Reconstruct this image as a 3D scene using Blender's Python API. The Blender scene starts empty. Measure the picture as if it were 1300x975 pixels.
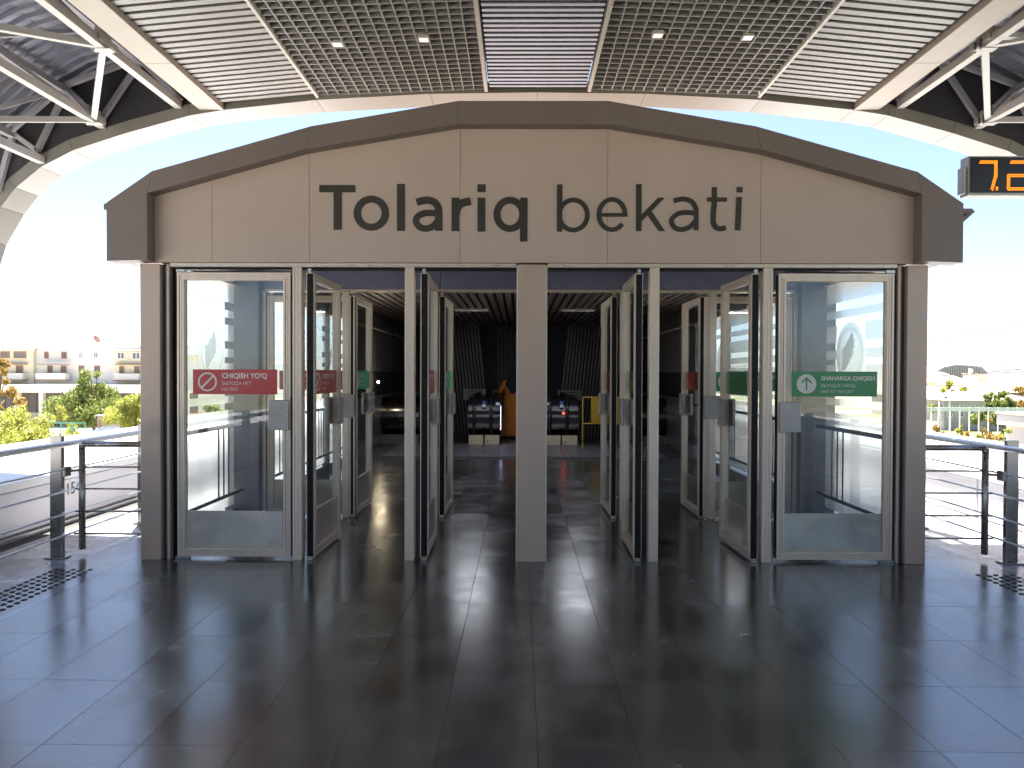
import bpy, bmesh, math, random
from mathutils import Vector, Matrix, Euler
R = math.radians
random.seed(7)
sc = bpy.context.scene
col = sc.collection

# ------------------------------------------------------------------ camera
cam_data = bpy.data.cameras.new("camera")
cam = bpy.data.objects.new("camera", cam_data); col.objects.link(cam)
cam_data.sensor_width = 36.0
cam_data.lens = 934.0/1300*36
cam_data.clip_end = 4000; cam_data.clip_start = 0.05
CX, CY, CZ, FP = -0.10, -5.885, 1.5, 934.0
cam.matrix_world = (Matrix.Translation((CX, CY, CZ)) @ Matrix.Rotation(R(0.552), 4, 'Z')
                    @ Matrix.Rotation(R(90-0.767), 4, 'X') @ Matrix.Rotation(R(0.2), 4, 'Z'))
sc.camera = cam

# ------------------------------------------------------------------ sky, sun, exposure
SUN_EL, SUN_AZ = 66.0, 340.0        # azimuth clockwise from +Y: high in front, slightly to the left; the canopy shades the hall
w = bpy.data.worlds.new("World"); sc.world = w; w.use_nodes = True
nt = w.node_tree; nt.nodes.clear()
sky = nt.nodes.new('ShaderNodeTexSky'); sky.sky_type = 'NISHITA'; sky.sun_disc = False
sky.sun_elevation = R(SUN_EL); sky.sun_rotation = R(SUN_AZ)
sky.air_density = 0.6; sky.dust_density = 0.9; sky.ozone_density = 0.6
bg = nt.nodes.new('ShaderNodeBackground'); bg.inputs['Strength'].default_value = 0.05
wo = nt.nodes.new('ShaderNodeOutputWorld')
nt.links.new(sky.outputs[0], bg.inputs[0]); nt.links.new(bg.outputs[0], wo.inputs[0])
sl = bpy.data.lights.new("sun", 'SUN'); sl.energy = 5.0; sl.angle = R(0.5); sl.color = (1.0, 0.93, 0.84)
sun = bpy.data.objects.new("sun", sl); col.objects.link(sun)
a, e = R(SUN_AZ), R(SUN_EL)
sdir = Vector((math.sin(a)*math.cos(e), math.cos(a)*math.cos(e), math.sin(e)))
sun.rotation_euler = sdir.to_track_quat('Z', 'Y').to_euler()
sc.view_settings.view_transform = 'Standard'; sc.view_settings.look = 'None'
sc.view_settings.gamma = 1.0; sc.view_settings.exposure = 2.8
try: sc.view_settings.use_curve_mapping = False
except Exception: pass
sc.cycles.max_bounces = 12; sc.cycles.transparent_max_bounces = 24
sc.cycles.diffuse_bounces = 6; sc.cycles.glossy_bounces = 5; sc.cycles.transmission_bounces = 8

# ------------------------------------------------------------------ materials
def nmat(name):
    m = bpy.data.materials.new(name); m.use_nodes = True
    return m, m.node_tree.nodes, m.node_tree.links, m.node_tree.nodes['Principled BSDF']
def mat(name, c, rough=0.5, metal=0.0, var=0.12, scale=3.0, bump=0.0, bscale=60, stretch=None, rvar=0.0, spec=None, coord='Object'):
    m, N, L, B = nmat(name)
    B.inputs['Roughness'].default_value = rough; B.inputs['Metallic'].default_value = metal
    if spec is not None: B.inputs['Specular IOR Level'].default_value = spec
    tc = N.new('ShaderNodeTexCoord'); mp = N.new('ShaderNodeMapping')
    if stretch: mp.inputs['Scale'].default_value = stretch
    L.new(tc.outputs[coord], mp.inputs[0])
    nz = N.new('ShaderNodeTexNoise'); nz.inputs['Scale'].default_value = scale; nz.inputs['Detail'].default_value = 6
    nz.inputs['Roughness'].default_value = 0.65
    L.new(mp.outputs[0], nz.inputs['Vector'])
    cr = N.new('ShaderNodeValToRGB')
    cr.color_ramp.elements[0].position = 0.3; cr.color_ramp.elements[1].position = 0.7
    cr.color_ramp.elements[0].color = tuple(x*(1-var) for x in c)+(1,)
    cr.color_ramp.elements[1].color = tuple(min(1, x*(1+var)) for x in c)+(1,)
    L.new(nz.outputs['Fac'], cr.inputs[0]); L.new(cr.outputs[0], B.inputs['Base Color'])
    if rvar:
        mr = N.new('ShaderNodeMapRange'); mr.inputs['To Min'].default_value = max(0.02, rough-rvar); mr.inputs['To Max'].default_value = rough+rvar
        mr.inputs['From Min'].default_value = 0.3; mr.inputs['From Max'].default_value = 0.7
        L.new(nz.outputs['Fac'], mr.inputs[0]); L.new(mr.outputs[0], B.inputs['Roughness'])
    if bump:
        n2 = N.new('ShaderNodeTexNoise'); n2.inputs['Scale'].default_value = bscale; n2.inputs['Detail'].default_value = 3
        L.new(mp.outputs[0], n2.inputs['Vector'])
        bp = N.new('ShaderNodeBump'); bp.inputs['Strength'].default_value = bump; bp.inputs['Distance'].default_value = 0.01
        L.new(n2.outputs['Fac'], bp.inputs['Height']); L.new(bp.outputs[0], B.inputs['Normal'])
    return m
def emit(name, c, s):
    m, N, L, B = nmat(name)
    B.inputs['Base Color'].default_value = tuple(c)+(1,)
    B.inputs['Emission Color'].default_value = tuple(c)+(1,); B.inputs['Emission Strength'].default_value = s
    return m
def glass_mat(name, tint, refl=1.0, dirt=0.02):
    m, N, L, B = nmat(name); N.remove(B)
    out = [n for n in N if n.type == 'OUTPUT_MATERIAL'][0]
    tr = N.new('ShaderNodeBsdfTransparent'); tr.inputs[0].default_value = tuple(tint)+(1,)
    gl = N.new('ShaderNodeBsdfGlossy'); gl.inputs['Roughness'].default_value = 0.02
    df = N.new('ShaderNodeBsdfDiffuse'); df.inputs[0].default_value = (.75,.75,.72,1)
    lw = N.new('ShaderNodeLayerWeight'); lw.inputs[0].default_value = .5
    pw = N.new('ShaderNodeMath'); pw.operation = 'POWER'; pw.inputs[1].default_value = 5; L.new(lw.outputs['Facing'], pw.inputs[0])
    ml = N.new('ShaderNodeMath'); ml.operation = 'MULTIPLY_ADD'; ml.inputs[1].default_value = .90*refl; ml.inputs[2].default_value = .04*refl
    L.new(pw.outputs[0], ml.inputs[0])
    tc = N.new('ShaderNodeTexCoord'); nz = N.new('ShaderNodeTexNoise'); nz.inputs['Scale'].default_value = 2.5; nz.inputs['Detail'].default_value = 5
    L.new(tc.outputs['Object'], nz.inputs['Vector'])
    dm = N.new('ShaderNodeMath'); dm.operation = 'MULTIPLY'; dm.inputs[1].default_value = dirt*2
    L.new(nz.outputs['Fac'], dm.inputs[0])
    m0 = N.new('ShaderNodeMixShader'); L.new(dm.outputs[0], m0.inputs[0]); L.new(tr.outputs[0], m0.inputs[1]); L.new(df.outputs[0], m0.inputs[2])
    m1 = N.new('ShaderNodeMixShader'); L.new(ml.outputs[0], m1.inputs[0]); L.new(m0.outputs[0], m1.inputs[1]); L.new(gl.outputs[0], m1.inputs[2])
    L.new(m1.outputs[0], out.inputs[0]); return m
def film_mat(name, c, see):
    m, N, L, B = nmat(name); N.remove(B)
    out = [n for n in N if n.type == 'OUTPUT_MATERIAL'][0]
    tl = N.new('ShaderNodeBsdfTranslucent'); tl.inputs[0].default_value = tuple(c)+(1,)
    df = N.new('ShaderNodeBsdfDiffuse'); df.inputs[0].default_value = tuple(c)+(1,)
    tr = N.new('ShaderNodeBsdfTransparent'); tr.inputs[0].default_value = (.95,.97,.95,1)
    a1 = N.new('ShaderNodeMixShader'); a1.inputs[0].default_value = 0.1; L.new(tl.outputs[0], a1.inputs[1]); L.new(df.outputs[0], a1.inputs[2])
    rf = N.new('ShaderNodeBsdfRefraction'); rf.inputs['IOR'].default_value = 1.09; rf.inputs['Roughness'].default_value = .55; rf.inputs[0].default_value = tuple(c)+(1,)
    a3 = N.new('ShaderNodeMixShader'); a3.inputs[0].default_value = .8; L.new(a1.outputs[0], a3.inputs[1]); L.new(rf.outputs[0], a3.inputs[2])
    a2 = N.new('ShaderNodeMixShader'); a2.inputs[0].default_value = see; L.new(a3.outputs[0], a2.inputs[1]); L.new(tr.outputs[0], a2.inputs[2])
    L.new(a2.outputs[0], out.inputs[0]); return m

M = {}
M['gable'] = mat('gable_panel_paint', (.52,.40,.33), .5, .0, .05, 1.2, .03, 220, rvar=.05)
M['hood'] = mat('hood_paint', (.19,.148,.13), .5, .0, .07, 1.5, .04, 200)
M['post'] = mat('post_cladding', (.50,.38,.305), .42, .15, .09, 2.5, .05, 160, (1,1,.25), rvar=.08)
M['alu'] = mat('door_aluminium', (.72,.60,.49), .38, .35, .10, 5, .04, 90, (1,1,.2), rvar=.08)
M['black'] = mat('black_gasket', (.010,.009,.009), .5, 0, .2, 8, spec=.2)
M['dark'] = mat('dark_steel', (.06,.06,.065), .38, .3, .2, 4, .03, 80)
M['darkpost'] = mat('dark_post_cladding', (.17,.165,.17), .4, .3, .15, 2, .03, 80)
M['letter'] = mat('letter_vinyl', (.035,.027,.020), .45, 0, .25, 4)
M['steel'] = mat('brushed_steel', (.46,.43,.39), .30, 1.0, .12, 6, .05, 60, (1,1,6), rvar=.08)
M['railsteel'] = mat('rail_steel', (.72,.73,.75), .28, .85, .03, 2)
M['railpost'] = mat('rail_post_steel', (.34,.31,.28), .26, 1.0, .06, 3, 0, 60, rvar=.04)
M['kick'] = mat('kick_plate_steel', (.62,.53,.44), .34, 1.0, .12, 5, .35, 5, rvar=.08)
M['lock'] = mat('lock_cover_grey', (.36,.33,.31), .42, .6, .08, 8, .03, 90)
M['white'] = mat('white_panel', (.50,.48,.45), .45, 0, .05, 1.5, .02, 120)
M['beam'] = mat('beam_cream', (.34,.30,.265), .4, 0, .04, 1.2, .02, 90)
M['truss'] = mat('truss_white_paint', (.43,.42,.41), .42, 0, .08, 4, .03, 60)
M['trussgrey'] = mat('truss_grey_paint', (.30,.29,.31), .5, 0, .1, 4)
M['deck'] = mat('deck_sheet', (.19,.195,.24), .33, .35, .22, 1.1, .05, 20, rvar=.08)
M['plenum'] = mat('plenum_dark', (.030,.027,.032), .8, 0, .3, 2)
M['slat'] = mat('slat_cream', (.235,.228,.222), .42, 0, .06, 3)
M['slatc'] = mat('slat_silver', (.32,.36,.45), .28, .5, .08, 3)
M['grid'] = mat('grid_blade', (.30,.29,.275), .45, 0, .08, 4)
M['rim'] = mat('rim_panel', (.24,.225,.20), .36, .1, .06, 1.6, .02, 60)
M['rimshade'] = mat('rim_face_shaded', (.20,.185,.16), .5, .1, .08, 2)  # darker copy of the rim colour: the front face's shade is painted in
M['film'] = film_mat('frosted_film', (.98,.99,.98), .12)
M['filmlogo'] = film_mat('frosted_film_logo', (.80,.82,.80), .12)
M['filmtext'] = film_mat('frosted_film_text', (1,1,1), .6)
M['filmclear'] = film_mat('frosted_film_logo_pale', (.98,.99,.98), .12)
M['glass'] = glass_mat('clear_door_glass', (.965,.98,.975), 1.0, .01)
M['sideglass'] = glass_mat('side_glass', (.97,.985,.98), .7, .012)
M['red'] = mat('sign_red', (.50,.035,.035), .35, 0, .08, 9)
M['green'] = mat('sign_green', (.035,.25,.085), .35, 0, .08, 9)
M['greenbr'] = mat('sign_green_bright', (.03,.42,.17), .35, 0, .05, 9)
M['signtext'] = mat('sign_white_text', (.72,.68,.62), .5, 0, .05, 9)
M['parapet'] = mat('parapet_panel', (.58,.57,.62), .42, .15, .06, 1.5, .02, 60)
M['parapet_top'] = mat('parapet_capping', (.74,.75,.78), .35, .1, .05, 2, .02, 30)
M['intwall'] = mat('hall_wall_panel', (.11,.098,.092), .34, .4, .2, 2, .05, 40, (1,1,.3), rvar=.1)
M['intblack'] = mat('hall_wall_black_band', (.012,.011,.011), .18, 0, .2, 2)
M['intsteel'] = mat('hall_wall_steel', (.22,.21,.20), .36, .8, .2, 2, .04, 40)
M['spandrel'] = mat('spandrel_panel', (.29,.29,.42), .35, .35, .12, 2, .03, 60)
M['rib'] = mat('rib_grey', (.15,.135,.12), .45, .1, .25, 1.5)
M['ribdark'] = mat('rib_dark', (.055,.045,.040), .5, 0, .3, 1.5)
M['ceilslat'] = mat('ceiling_slat_brown', (.13,.095,.08), .35, .2, .2, 2)
M['drum'] = mat('drum_steel', (.16,.15,.15), .20, 1.0, .15, 5, .02, 60, rvar=.06)
M['rubber'] = mat('handrail_rubber', (.012,.012,.016), .3, 0, .2, 6)
M['basewarm'] = mat('base_plate_brass_steel', (.62,.50,.34), .3, .7, .08, 6)
M['floorplate'] = mat('floor_plate_steel', (.22,.225,.25), .35, .6, .15, 3, .1, 120)
M['yellow'] = mat('barrier_yellow', (.36,.22,.010), .45, 0, .10, 5)
M['orange'] = mat('dress_orange', (.36,.12,.008), .85, 0, .12, 6, .15, 30)
M['scarf'] = mat('scarf_navy', (.008,.010,.022), .9, 0, .6, 55)
M['skin'] = mat('skin', (.42,.25,.18), .6, 0, .06, 8)
M['shoe'] = mat('shoe_white', (.55,.5,.45), .6, 0, .1, 8)
M['paper'] = mat('notice_paper', (.30,.27,.22), .6, 0, .15, 14)
M['sticker'] = mat('sticker_white', (.65,.65,.72), .5, 0, .1, 20)
M['stickblue'] = mat('sticker_blue', (.05,.10,.35), .5, 0, .1, 20)
M['ledorange'] = emit('led_orange', (1.0,.27,.008), .22)
M['ledred'] = emit('led_red', (1.0,.03,.02), 2.0)
M['lampwarm'] = emit('lamp_warm', (1.0,.82,.5), 25)
M['downlight'] = emit('downlight_diffuser', (.95,.93,.88), .08)
M['hall_lamp'] = emit('hall_lamp_diffuser', (.9,.92,1.0), .006)
M['comb'] = emit('comb_light_violet', (.62,.6,1.0), 2.2)
M['ledface'] = mat('led_face_black', (.012,.011,.014), .35, 0, .2, 5)
M['cladwhite'] = mat('building_white', (.76,.73,.66), .8, 0, .05, .3)
M['cladcream'] = mat('building_cream', (.74,.66,.48), .8, 0, .07, .3)
M['roofgrey'] = mat('roof_grey', (.42,.40,.36), .7, 0, .12, .6)
M['roofred'] = mat('roof_red', (.42,.22,.17), .8, 0, .15, .4)
M['brownwin'] = mat('window_frame_brown', (.32,.18,.10), .6, 0, .1, 2)
M['whitewin'] = mat('window_frame_white', (.75,.72,.68), .6, 0, .05, 2)
M['wpane'] = mat('window_pane', (.16,.17,.19), .12, 0, .3, .6)
M['shopdark'] = mat('shopfront_glass', (.13,.12,.11), .25, 0, .35, .5)
M['bark'] = mat('bark', (.16,.12,.085), .9, 0, .3, 6, .3, 20)
M['road'] = mat('asphalt_pale', (.20,.185,.17), .9, 0, .12, .15)
M['concrete'] = mat('concrete_pale', (.33,.31,.28), .85, 0, .1, .5)
M['greenrail'] = mat('green_fence_paint', (.12,.42,.30), .5, 0, .1, 3)
M['solar'] = mat('solar_cells', (.10,.12,.20), .2, .2, .2, 3)
M['lampgrey'] = mat('street_lamp_grey', (.55,.53,.50), .5, .3, .05, 3)
M['arena'] = mat('far_arena_grey', (.26,.28,.33), .9, 0, .15, .03)
M['fencegreen'] = mat('pale_green_fence', (.42,.55,.42), .7, 0, .1, 1)

def leaf_mat(name, c1, c2):
    m, N, L, B = nmat(name)
    g = N.new('ShaderNodeNewGeometry'); cr = N.new('ShaderNodeValToRGB')
    cr.color_ramp.elements[0].color = tuple(c1)+(1,); cr.color_ramp.elements[1].color = tuple(c2)+(1,)
    L.new(g.outputs['Random Per Island'], cr.inputs[0])
    B.inputs['Roughness'].default_value = .6; L.new(cr.outputs[0], B.inputs['Base Color'])
    tl = N.new('ShaderNodeBsdfTranslucent'); L.new(cr.outputs[0], tl.inputs[0])
    mx = N.new('ShaderNodeMixShader'); mx.inputs[0].default_value = .35
    out = [n for n in N if n.type == 'OUTPUT_MATERIAL'][0]
    L.new(B.outputs[0], mx.inputs[1]); L.new(tl.outputs[0], mx.inputs[2]); L.new(mx.outputs[0], out.inputs[0])
    return m
M['leaf'] = leaf_mat('leaf_green', (.09,.13,.03), (.28,.32,.08))
M['leafyellow'] = leaf_mat('leaf_yellow_green', (.20,.25,.04), (.50,.48,.11))
M['leafautumn'] = leaf_mat('leaf_autumn', (.24,.20,.05), (.42,.26,.08))

# polished granite tile: flecked, smudged, a little different from tile to tile
def tile_mat(name, base, var=.35):
    m, N, L, B = nmat(name)
    oi = N.new('ShaderNodeObjectInfo'); geo = N.new('ShaderNodeNewGeometry')
    n1 = N.new('ShaderNodeTexNoise'); n1.inputs['Scale'].default_value = 1.3; n1.inputs['Detail'].default_value = 3; n1.inputs['Roughness'].default_value = .5
    n1.inputs['Distortion'].default_value = .5
    n2 = N.new('ShaderNodeTexNoise'); n2.inputs['Scale'].default_value = 95; n2.inputs['Detail'].default_value = 2
    n3 = N.new('ShaderNodeTexNoise'); n3.inputs['Scale'].default_value = 3.5; n3.inputs['Detail'].default_value = 5; n3.inputs['Roughness'].default_value = .6; n3.inputs['Distortion'].default_value = .4
    for n in (n1, n2, n3): L.new(geo.outputs['Position'], n.inputs['Vector'])
    def mr(src, lo, hi, fmin=.3, fmax=.7):
        k = N.new('ShaderNodeMapRange'); k.inputs['From Min'].default_value = fmin; k.inputs['From Max'].default_value = fmax
        k.inputs['To Min'].default_value = lo; k.inputs['To Max'].default_value = hi; L.new(src, k.inputs[0]); return k.outputs[0]
    def mul(a_, b_, op='MULTIPLY'):
        k = N.new('ShaderNodeMath'); k.operation = op; L.new(a_, k.inputs[0]); L.new(b_, k.inputs[1]); return k.outputs[0]
    v = mul(mr(n1.outputs['Fac'], .6, 1.45), mr(n2.outputs['Fac'], .72, 1.32))
    v = mul(v, mr(oi.outputs['Random'], 1-var, 1+var, 0, 1)); v = mul(v, mr(n3.outputs['Fac'], .5, 1.7, .34, .68))
    vm = N.new('ShaderNodeVectorMath'); vm.operation = 'SCALE'; vm.inputs[0].default_value = base
    L.new(v, vm.inputs['Scale']); L.new(vm.outputs[0], B.inputs['Base Color'])
    r = mul(mr(n1.outputs['Fac'], .17, .23), mr(n3.outputs['Fac'], .88, 1.2)); r = mul(r, mr(oi.outputs['Random'], .85, 1.2, 0, 1))
    L.new(r, B.inputs['Roughness'])
    bp = N.new('ShaderNodeBump'); bp.inputs['Strength'].default_value = .035; bp.inputs['Distance'].default_value = .002
    L.new(n1.outputs['Fac'], bp.inputs['Height']); L.new(bp.outputs[0], B.inputs['Normal'])
    B.inputs['IOR'].default_value = 2.9
    return m
M['tile'] = tile_mat('granite_tile', (.054,.058,.053), .08)
M['tilepale'] = tile_mat('pale_granite_tile', (.23,.24,.265), .06)
M['grout'] = mat('grout', (.03,.03,.03), .8)

# ------------------------------------------------------------------ mesh builder
class MB:
    def __init__(s): s.v = []; s.f = []; s.m = []; s.mats = []
    def mi(s, m):
        m = M[m] if isinstance(m, str) else m
        if m not in s.mats: s.mats.append(m)
        return s.mats.index(m)
    def add(s, vs, fs, m):
        k = len(s.v); s.v += [tuple(x) for x in vs]; i = s.mi(m)
        for f in fs: s.f.append([k+j for j in f]); s.m.append(i)
        return s
    def box(s, x0, x1, y0, y1, z0, z1, m='white', mtx=None, bev=0):
        x0, x1 = min(x0,x1), max(x0,x1); y0, y1 = min(y0,y1), max(y0,y1); z0, z1 = min(z0,z1), max(z0,z1)
        if bev:
            b = min(bev, (x1-x0)*.45, (y1-y0)*.45, (z1-z0)*.45)
            bm = bmesh.new(); bmesh.ops.create_cube(bm, size=1)
            for v in bm.verts: v.co = Vector(((x0+x1)/2+v.co.x*(x1-x0), (y0+y1)/2+v.co.y*(y1-y0), (z0+z1)/2+v.co.z*(z1-z0)))
            bmesh.ops.bevel(bm, geom=bm.edges[:], offset=b, segments=1, affect='EDGES')
            bm.verts.index_update(); vs = [v.co.copy() for v in bm.verts]; fs = [[v.index for v in f.verts] for f in bm.faces]; bm.free()
        else:
            vs = [Vector(p) for p in ((x0,y0,z0),(x1,y0,z0),(x1,y1,z0),(x0,y1,z0),(x0,y0,z1),(x1,y0,z1),(x1,y1,z1),(x0,y1,z1))]
            fs = [(0,3,2,1),(4,5,6,7),(0,1,5,4),(1,2,6,5),(2,3,7,6),(3,0,4,7)]
        if mtx: vs = [mtx @ v for v in vs]
        return s.add(vs, fs, m)
    def bar(s, p, q, wx, wz=None, m='white', n=4, roll=0):     # n=4 square section, else round
        p, q = Vector(p), Vector(q); wz = wz or wx; d = (q-p).normalized()
        up = Vector((0,0,1)) if abs(d.z) < .95 else Vector((0,1,0))
        x = d.cross(up).normalized(); z = x.cross(d).normalized()
        vs = []
        for c in (p, q):
            for k in range(n):
                an = 2*math.pi*(k+.5)/n+roll; r = .5*(math.sqrt(2) if n == 4 else 1)
                vs.append(c + x*(math.cos(an)*wx*r) + z*(math.sin(an)*wz*r))
        fs = [[k, (k+1) % n, n+(k+1) % n, n+k] for k in range(n)] + [list(range(n))[::-1], list(range(n, 2*n))]
        return s.add(vs, fs, m)
    def tube(s, pts, r, m, n=10):
        pts = [Vector(p) for p in pts]; rings = []
        for i, p in enumerate(pts):
            d = (pts[min(i+1, len(pts)-1)]-pts[max(i-1, 0)]).normalized()
            up = Vector((0,0,1)) if abs(d.z) < .9 else Vector((1,0,0))
            x = d.cross(up).normalized(); z = x.cross(d).normalized(); rr = r[i] if isinstance(r, (list, tuple)) else r
            rings.append([p + x*math.cos(2*math.pi*k/n)*rr + z*math.sin(2*math.pi*k/n)*rr for k in range(n)])
        vs = [v for g in rings for v in g]; fs = []
        for i in range(len(pts)-1):
            for k in range(n): fs.append([i*n+k, i*n+(k+1) % n, (i+1)*n+(k+1) % n, (i+1)*n+k])
        fs += [list(range(n))[::-1], [(len(pts)-1)*n+k for k in range(n)]]
        return s.add(vs, fs, m)
    def prism(s, poly, d0, d1, m, ax='Y'):      # poly in the plane normal to ax; extruded between d0 and d1
        def P(a_, b_, d):
            return (a_, d, b_) if ax == 'Y' else ((d, a_, b_) if ax == 'X' else (a_, b_, d))
        n = len(poly); vs = [P(a_, b_, d0) for a_, b_ in poly]+[P(a_, b_, d1) for a_, b_ in poly]
        fs = [list(range(n)), list(range(2*n-1, n-1, -1))]+[[k, n+k, n+(k+1) % n, (k+1) % n] for k in range(n)]
        return s.add(vs, fs, m)
    def ribbon(s, A, B_, y0, y1, m, closed=False):   # two matching outlines, (x,z) pairs
        n = len(A); rng = range(n if closed else n-1)
        vs = [(x, y0, z) for x, z in A]+[(x, y0, z) for x, z in B_]+[(x, y1, z) for x, z in A]+[(x, y1, z) for x, z in B_]
        fs = []
        for k in rng:
            j = (k+1) % n
            fs += [[k, j, n+j, n+k], [2*n+k, 3*n+k, 3*n+j, 2*n+j], [k, 2*n+k, 2*n+j, j], [n+k, n+j, 3*n+j, 3*n+k]]
        if not closed: fs += [[0, n, 3*n, 2*n], [n-1, 3*n-1, 4*n-1, 2*n-1]]
        return s.add(vs, fs, m)
    def mesh(s, name, smooth=False, fix=True):
        me = bpy.data.meshes.new(name); me.from_pydata(s.v, [], s.f)
        for m in s.mats: me.materials.append(m)
        me.polygons.foreach_set('material_index', s.m)
        if fix:
            bm = bmesh.new(); bm.from_mesh(me); bmesh.ops.recalc_face_normals(bm, faces=bm.faces[:]); bm.to_mesh(me); bm.free()
        if smooth:
            me.polygons.foreach_set('use_smooth', [True]*len(me.polygons))
        me.update(); return me
    def build(s, name, parent=None, smooth=False, fix=True, **kw):
        return link(name, s.mesh(name, smooth, fix), parent, **kw)
def link(name, me, parent=None, loc=None, rot=None, label=None, cat=None, group=None, kind=None):
    o = bpy.data.objects.new(name, me); col.objects.link(o)
    if parent is not None:
        o.parent = parent
        if parent.parent is None and parent.type == 'EMPTY' and loc is None and parent.get('_abs'):
            o.location = -parent.location          # meshes written in world coordinates under an Empty at the thing's base
    if loc is not None: o.location = loc
    if rot is not None: o.rotation_euler = rot
    tag(o, label, cat, group, kind); return o
def tag(o, label=None, cat=None, group=None, kind=None):
    if label: o['label'] = label
    if cat: o['category'] = cat
    if group: o['group'] = group
    if kind: o['kind'] = kind
    return o
def empty(name, loc, label, cat, group=None, absolute=True, rz=0, parent=None):
    o = bpy.data.objects.new(name, None); col.objects.link(o); o.location = loc; o.rotation_euler.z = rz
    o.empty_display_size = .2
    if parent: o.parent = parent
    tag(o, label, cat, group)
    if absolute: o['_abs'] = 1
    return o
def smooth_by_angle(me, deg=35):
    me.polygons.foreach_set('use_smooth', [True]*len(me.polygons))
    bm = bmesh.new(); bm.from_mesh(me)
    for e_ in bm.edges:
        if len(e_.link_faces) == 2 and e_.calc_face_angle(0) > R(deg): e_.smooth = False
    bm.to_mesh(me); bm.free()
def PX(px, d): return (px-659)*d/FP + CX
def PZ(py, d): return CZ + (475-py)*d/FP
def Yd(d): return d + CY

# ------------------------------------------------------------------ the floor
floor = link('floor', MB().box(-4.62, 4.62, -62, Yd(13.4), -.35, -.006, 'grout').mesh('floor'), kind='structure')
TW, TL = .40, .62
tb = MB(); gx, gy = .0009, .0009
tb.box(-TW/2+gx, TW/2-gx, -TL/2+gy, TL/2-gy, -.012, 0, 'tile', bev=.0007)
tile_mesh = tb.mesh('floor_tile')
pale_mesh = tile_mesh.copy(); pale_mesh.materials[0] = M['tilepale']
cells = []
for i in range(-12, 16):
    for j in range(-30, 30):
        x = -1.22+TW*(i+.5)+ (0); y = -1.095+TL*(j+.5)
        if abs(x) < 4.62 and -22 < y < Yd(13.4)-TL*.45: cells.append((x, y))
def in_view(c):
    d = c[1]-CY
    if d < 2.2: return False
    px = 659+FP*(c[0]-CX)/d
    return -40 < px < 1340 and 475+FP*1.5/d < 1060
vis = sorted([c for c in cells if in_view(c)], key=lambda c: (c[0]-CX)**2+(c[1]-CY)**2)
near = set(vis[:300])
rest = MB()
for (x, y) in cells:
    if (x, y) in near:
        o = link('floor_tile', pale_mesh if abs(x) > 3.72 else tile_mesh, floor, loc=(x, y, random.uniform(-.0003, .0003)),
                 rot=(R(random.gauss(0, .02)), R(random.gauss(0, .02)), 0))
    else:
        rest.box(x-TW/2+gx, x+TW/2-gx, y-TL/2+gy, y+TL/2-gy, -.004, random.uniform(-.0003, .0002), 'tilepale' if abs(x) > 3.72 else 'tile')
rest.build('far_floor_tiles', floor, kind='stuff')

# tactile studs by each railing
for sx in (-1, 1):
    t = empty('tactile_strip', (sx*3.5, -2, 0), 'strip of dark round tactile studs on the floor by the %s railing' % ('left' if sx < 0 else 'right'), 'tactile paving', 'tactile strips')
    b = MB()
    for ix in range(5):
        for iy in range(34):
            x = sx*(3.36+ix*.065); y = Yd(5.55)-iy*.068-(.034 if ix % 2 else 0)
            n = 10; r0, r1 = .021, .014
            vs = [(x+r0*math.cos(2*math.pi*k/n), y+r0*math.sin(2*math.pi*k/n), .0002) for k in range(n)]+[(x+r1*math.cos(2*math.pi*k/n), y+r1*math.sin(2*math.pi*k/n), .005) for k in range(n)]
            b.add(vs, [[k, (k+1) % n, n+(k+1) % n, n+k] for k in range(n)]+[list(range(n, 2*n))], 'black')
    b.build('stud', t, kind='stuff')

# ------------------------------------------------------------------ parapets beyond the railings
for sx in (-1, 1):
    side = 'left' if sx < 0 else 'right'
    t = empty('parapet_wall', (sx*5.7, 2, 0), 'low grey panelled parapet with white capping beyond the %s railing' % side + (', numbered 154' if sx < 0 else ''), 'parapet', 'parapets')
    xi, xo = sx*4.64, sx*6.85
    MB().box(xi+sx*.03, xo, -62, 40, -5.2, .44, 'parapet').build('core', t)
    y = -20.0; k = 0
    joints = [-3.4-1.55*i for i in range(11)][::-1]+[-1.85, -.15, 1.75, 3.3, 5.0, 6.7, 8.4, 10.1, 12, 14, 16, 18, 20, 22, 24, 27, 30, 33, 36, 40]
    for a_, b_ in zip(joints[:-1], joints[1:]):
        MB().box(xi, xi+sx*.028, a_+.012, b_-.012, .04, .425, 'parapet', bev=.004).build('wall_panel', t)
    for a_, b_ in zip(joints[::2][:-1], joints[::2][1:]):
        MB().prism([(xi-sx*.03, .44), (xi-sx*.03, .515), (xo+sx*.05, .545), (xo+sx*.05, .44)], a_+.004, b_-.004, 'parapet_top').build('capping', t)
    MB().box(xi-sx*.05, xi-sx*.004, -20, 40, -.05, .03, 'railsteel').build('foot_rail', t)
    if sx < 0:
        cu = bpy.data.curves.new('n154', 'FONT'); cu.body = '154'; cu.size = .17; cu.extrude = .001; cu.align_x = 'CENTER'
        to = bpy.data.objects.new('n154', cu); col.objects.link(to)
        bpy.context.view_layer.update()
        me = bpy.data.meshes.new_from_object(to.evaluated_get(bpy.context.evaluated_depsgraph_get()))
        bpy.data.objects.remove(to); me.materials.clear(); me.materials.append(M['letter'])
        nb = link('number', me, t); nb.matrix_local = Matrix.Translation(Vector((xi+.0025, 1.55, .27))-t.location) @ Matrix.Rotation(R(90), 4, 'Z') @ Matrix.Rotation(R(90), 4, 'X')

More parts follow.
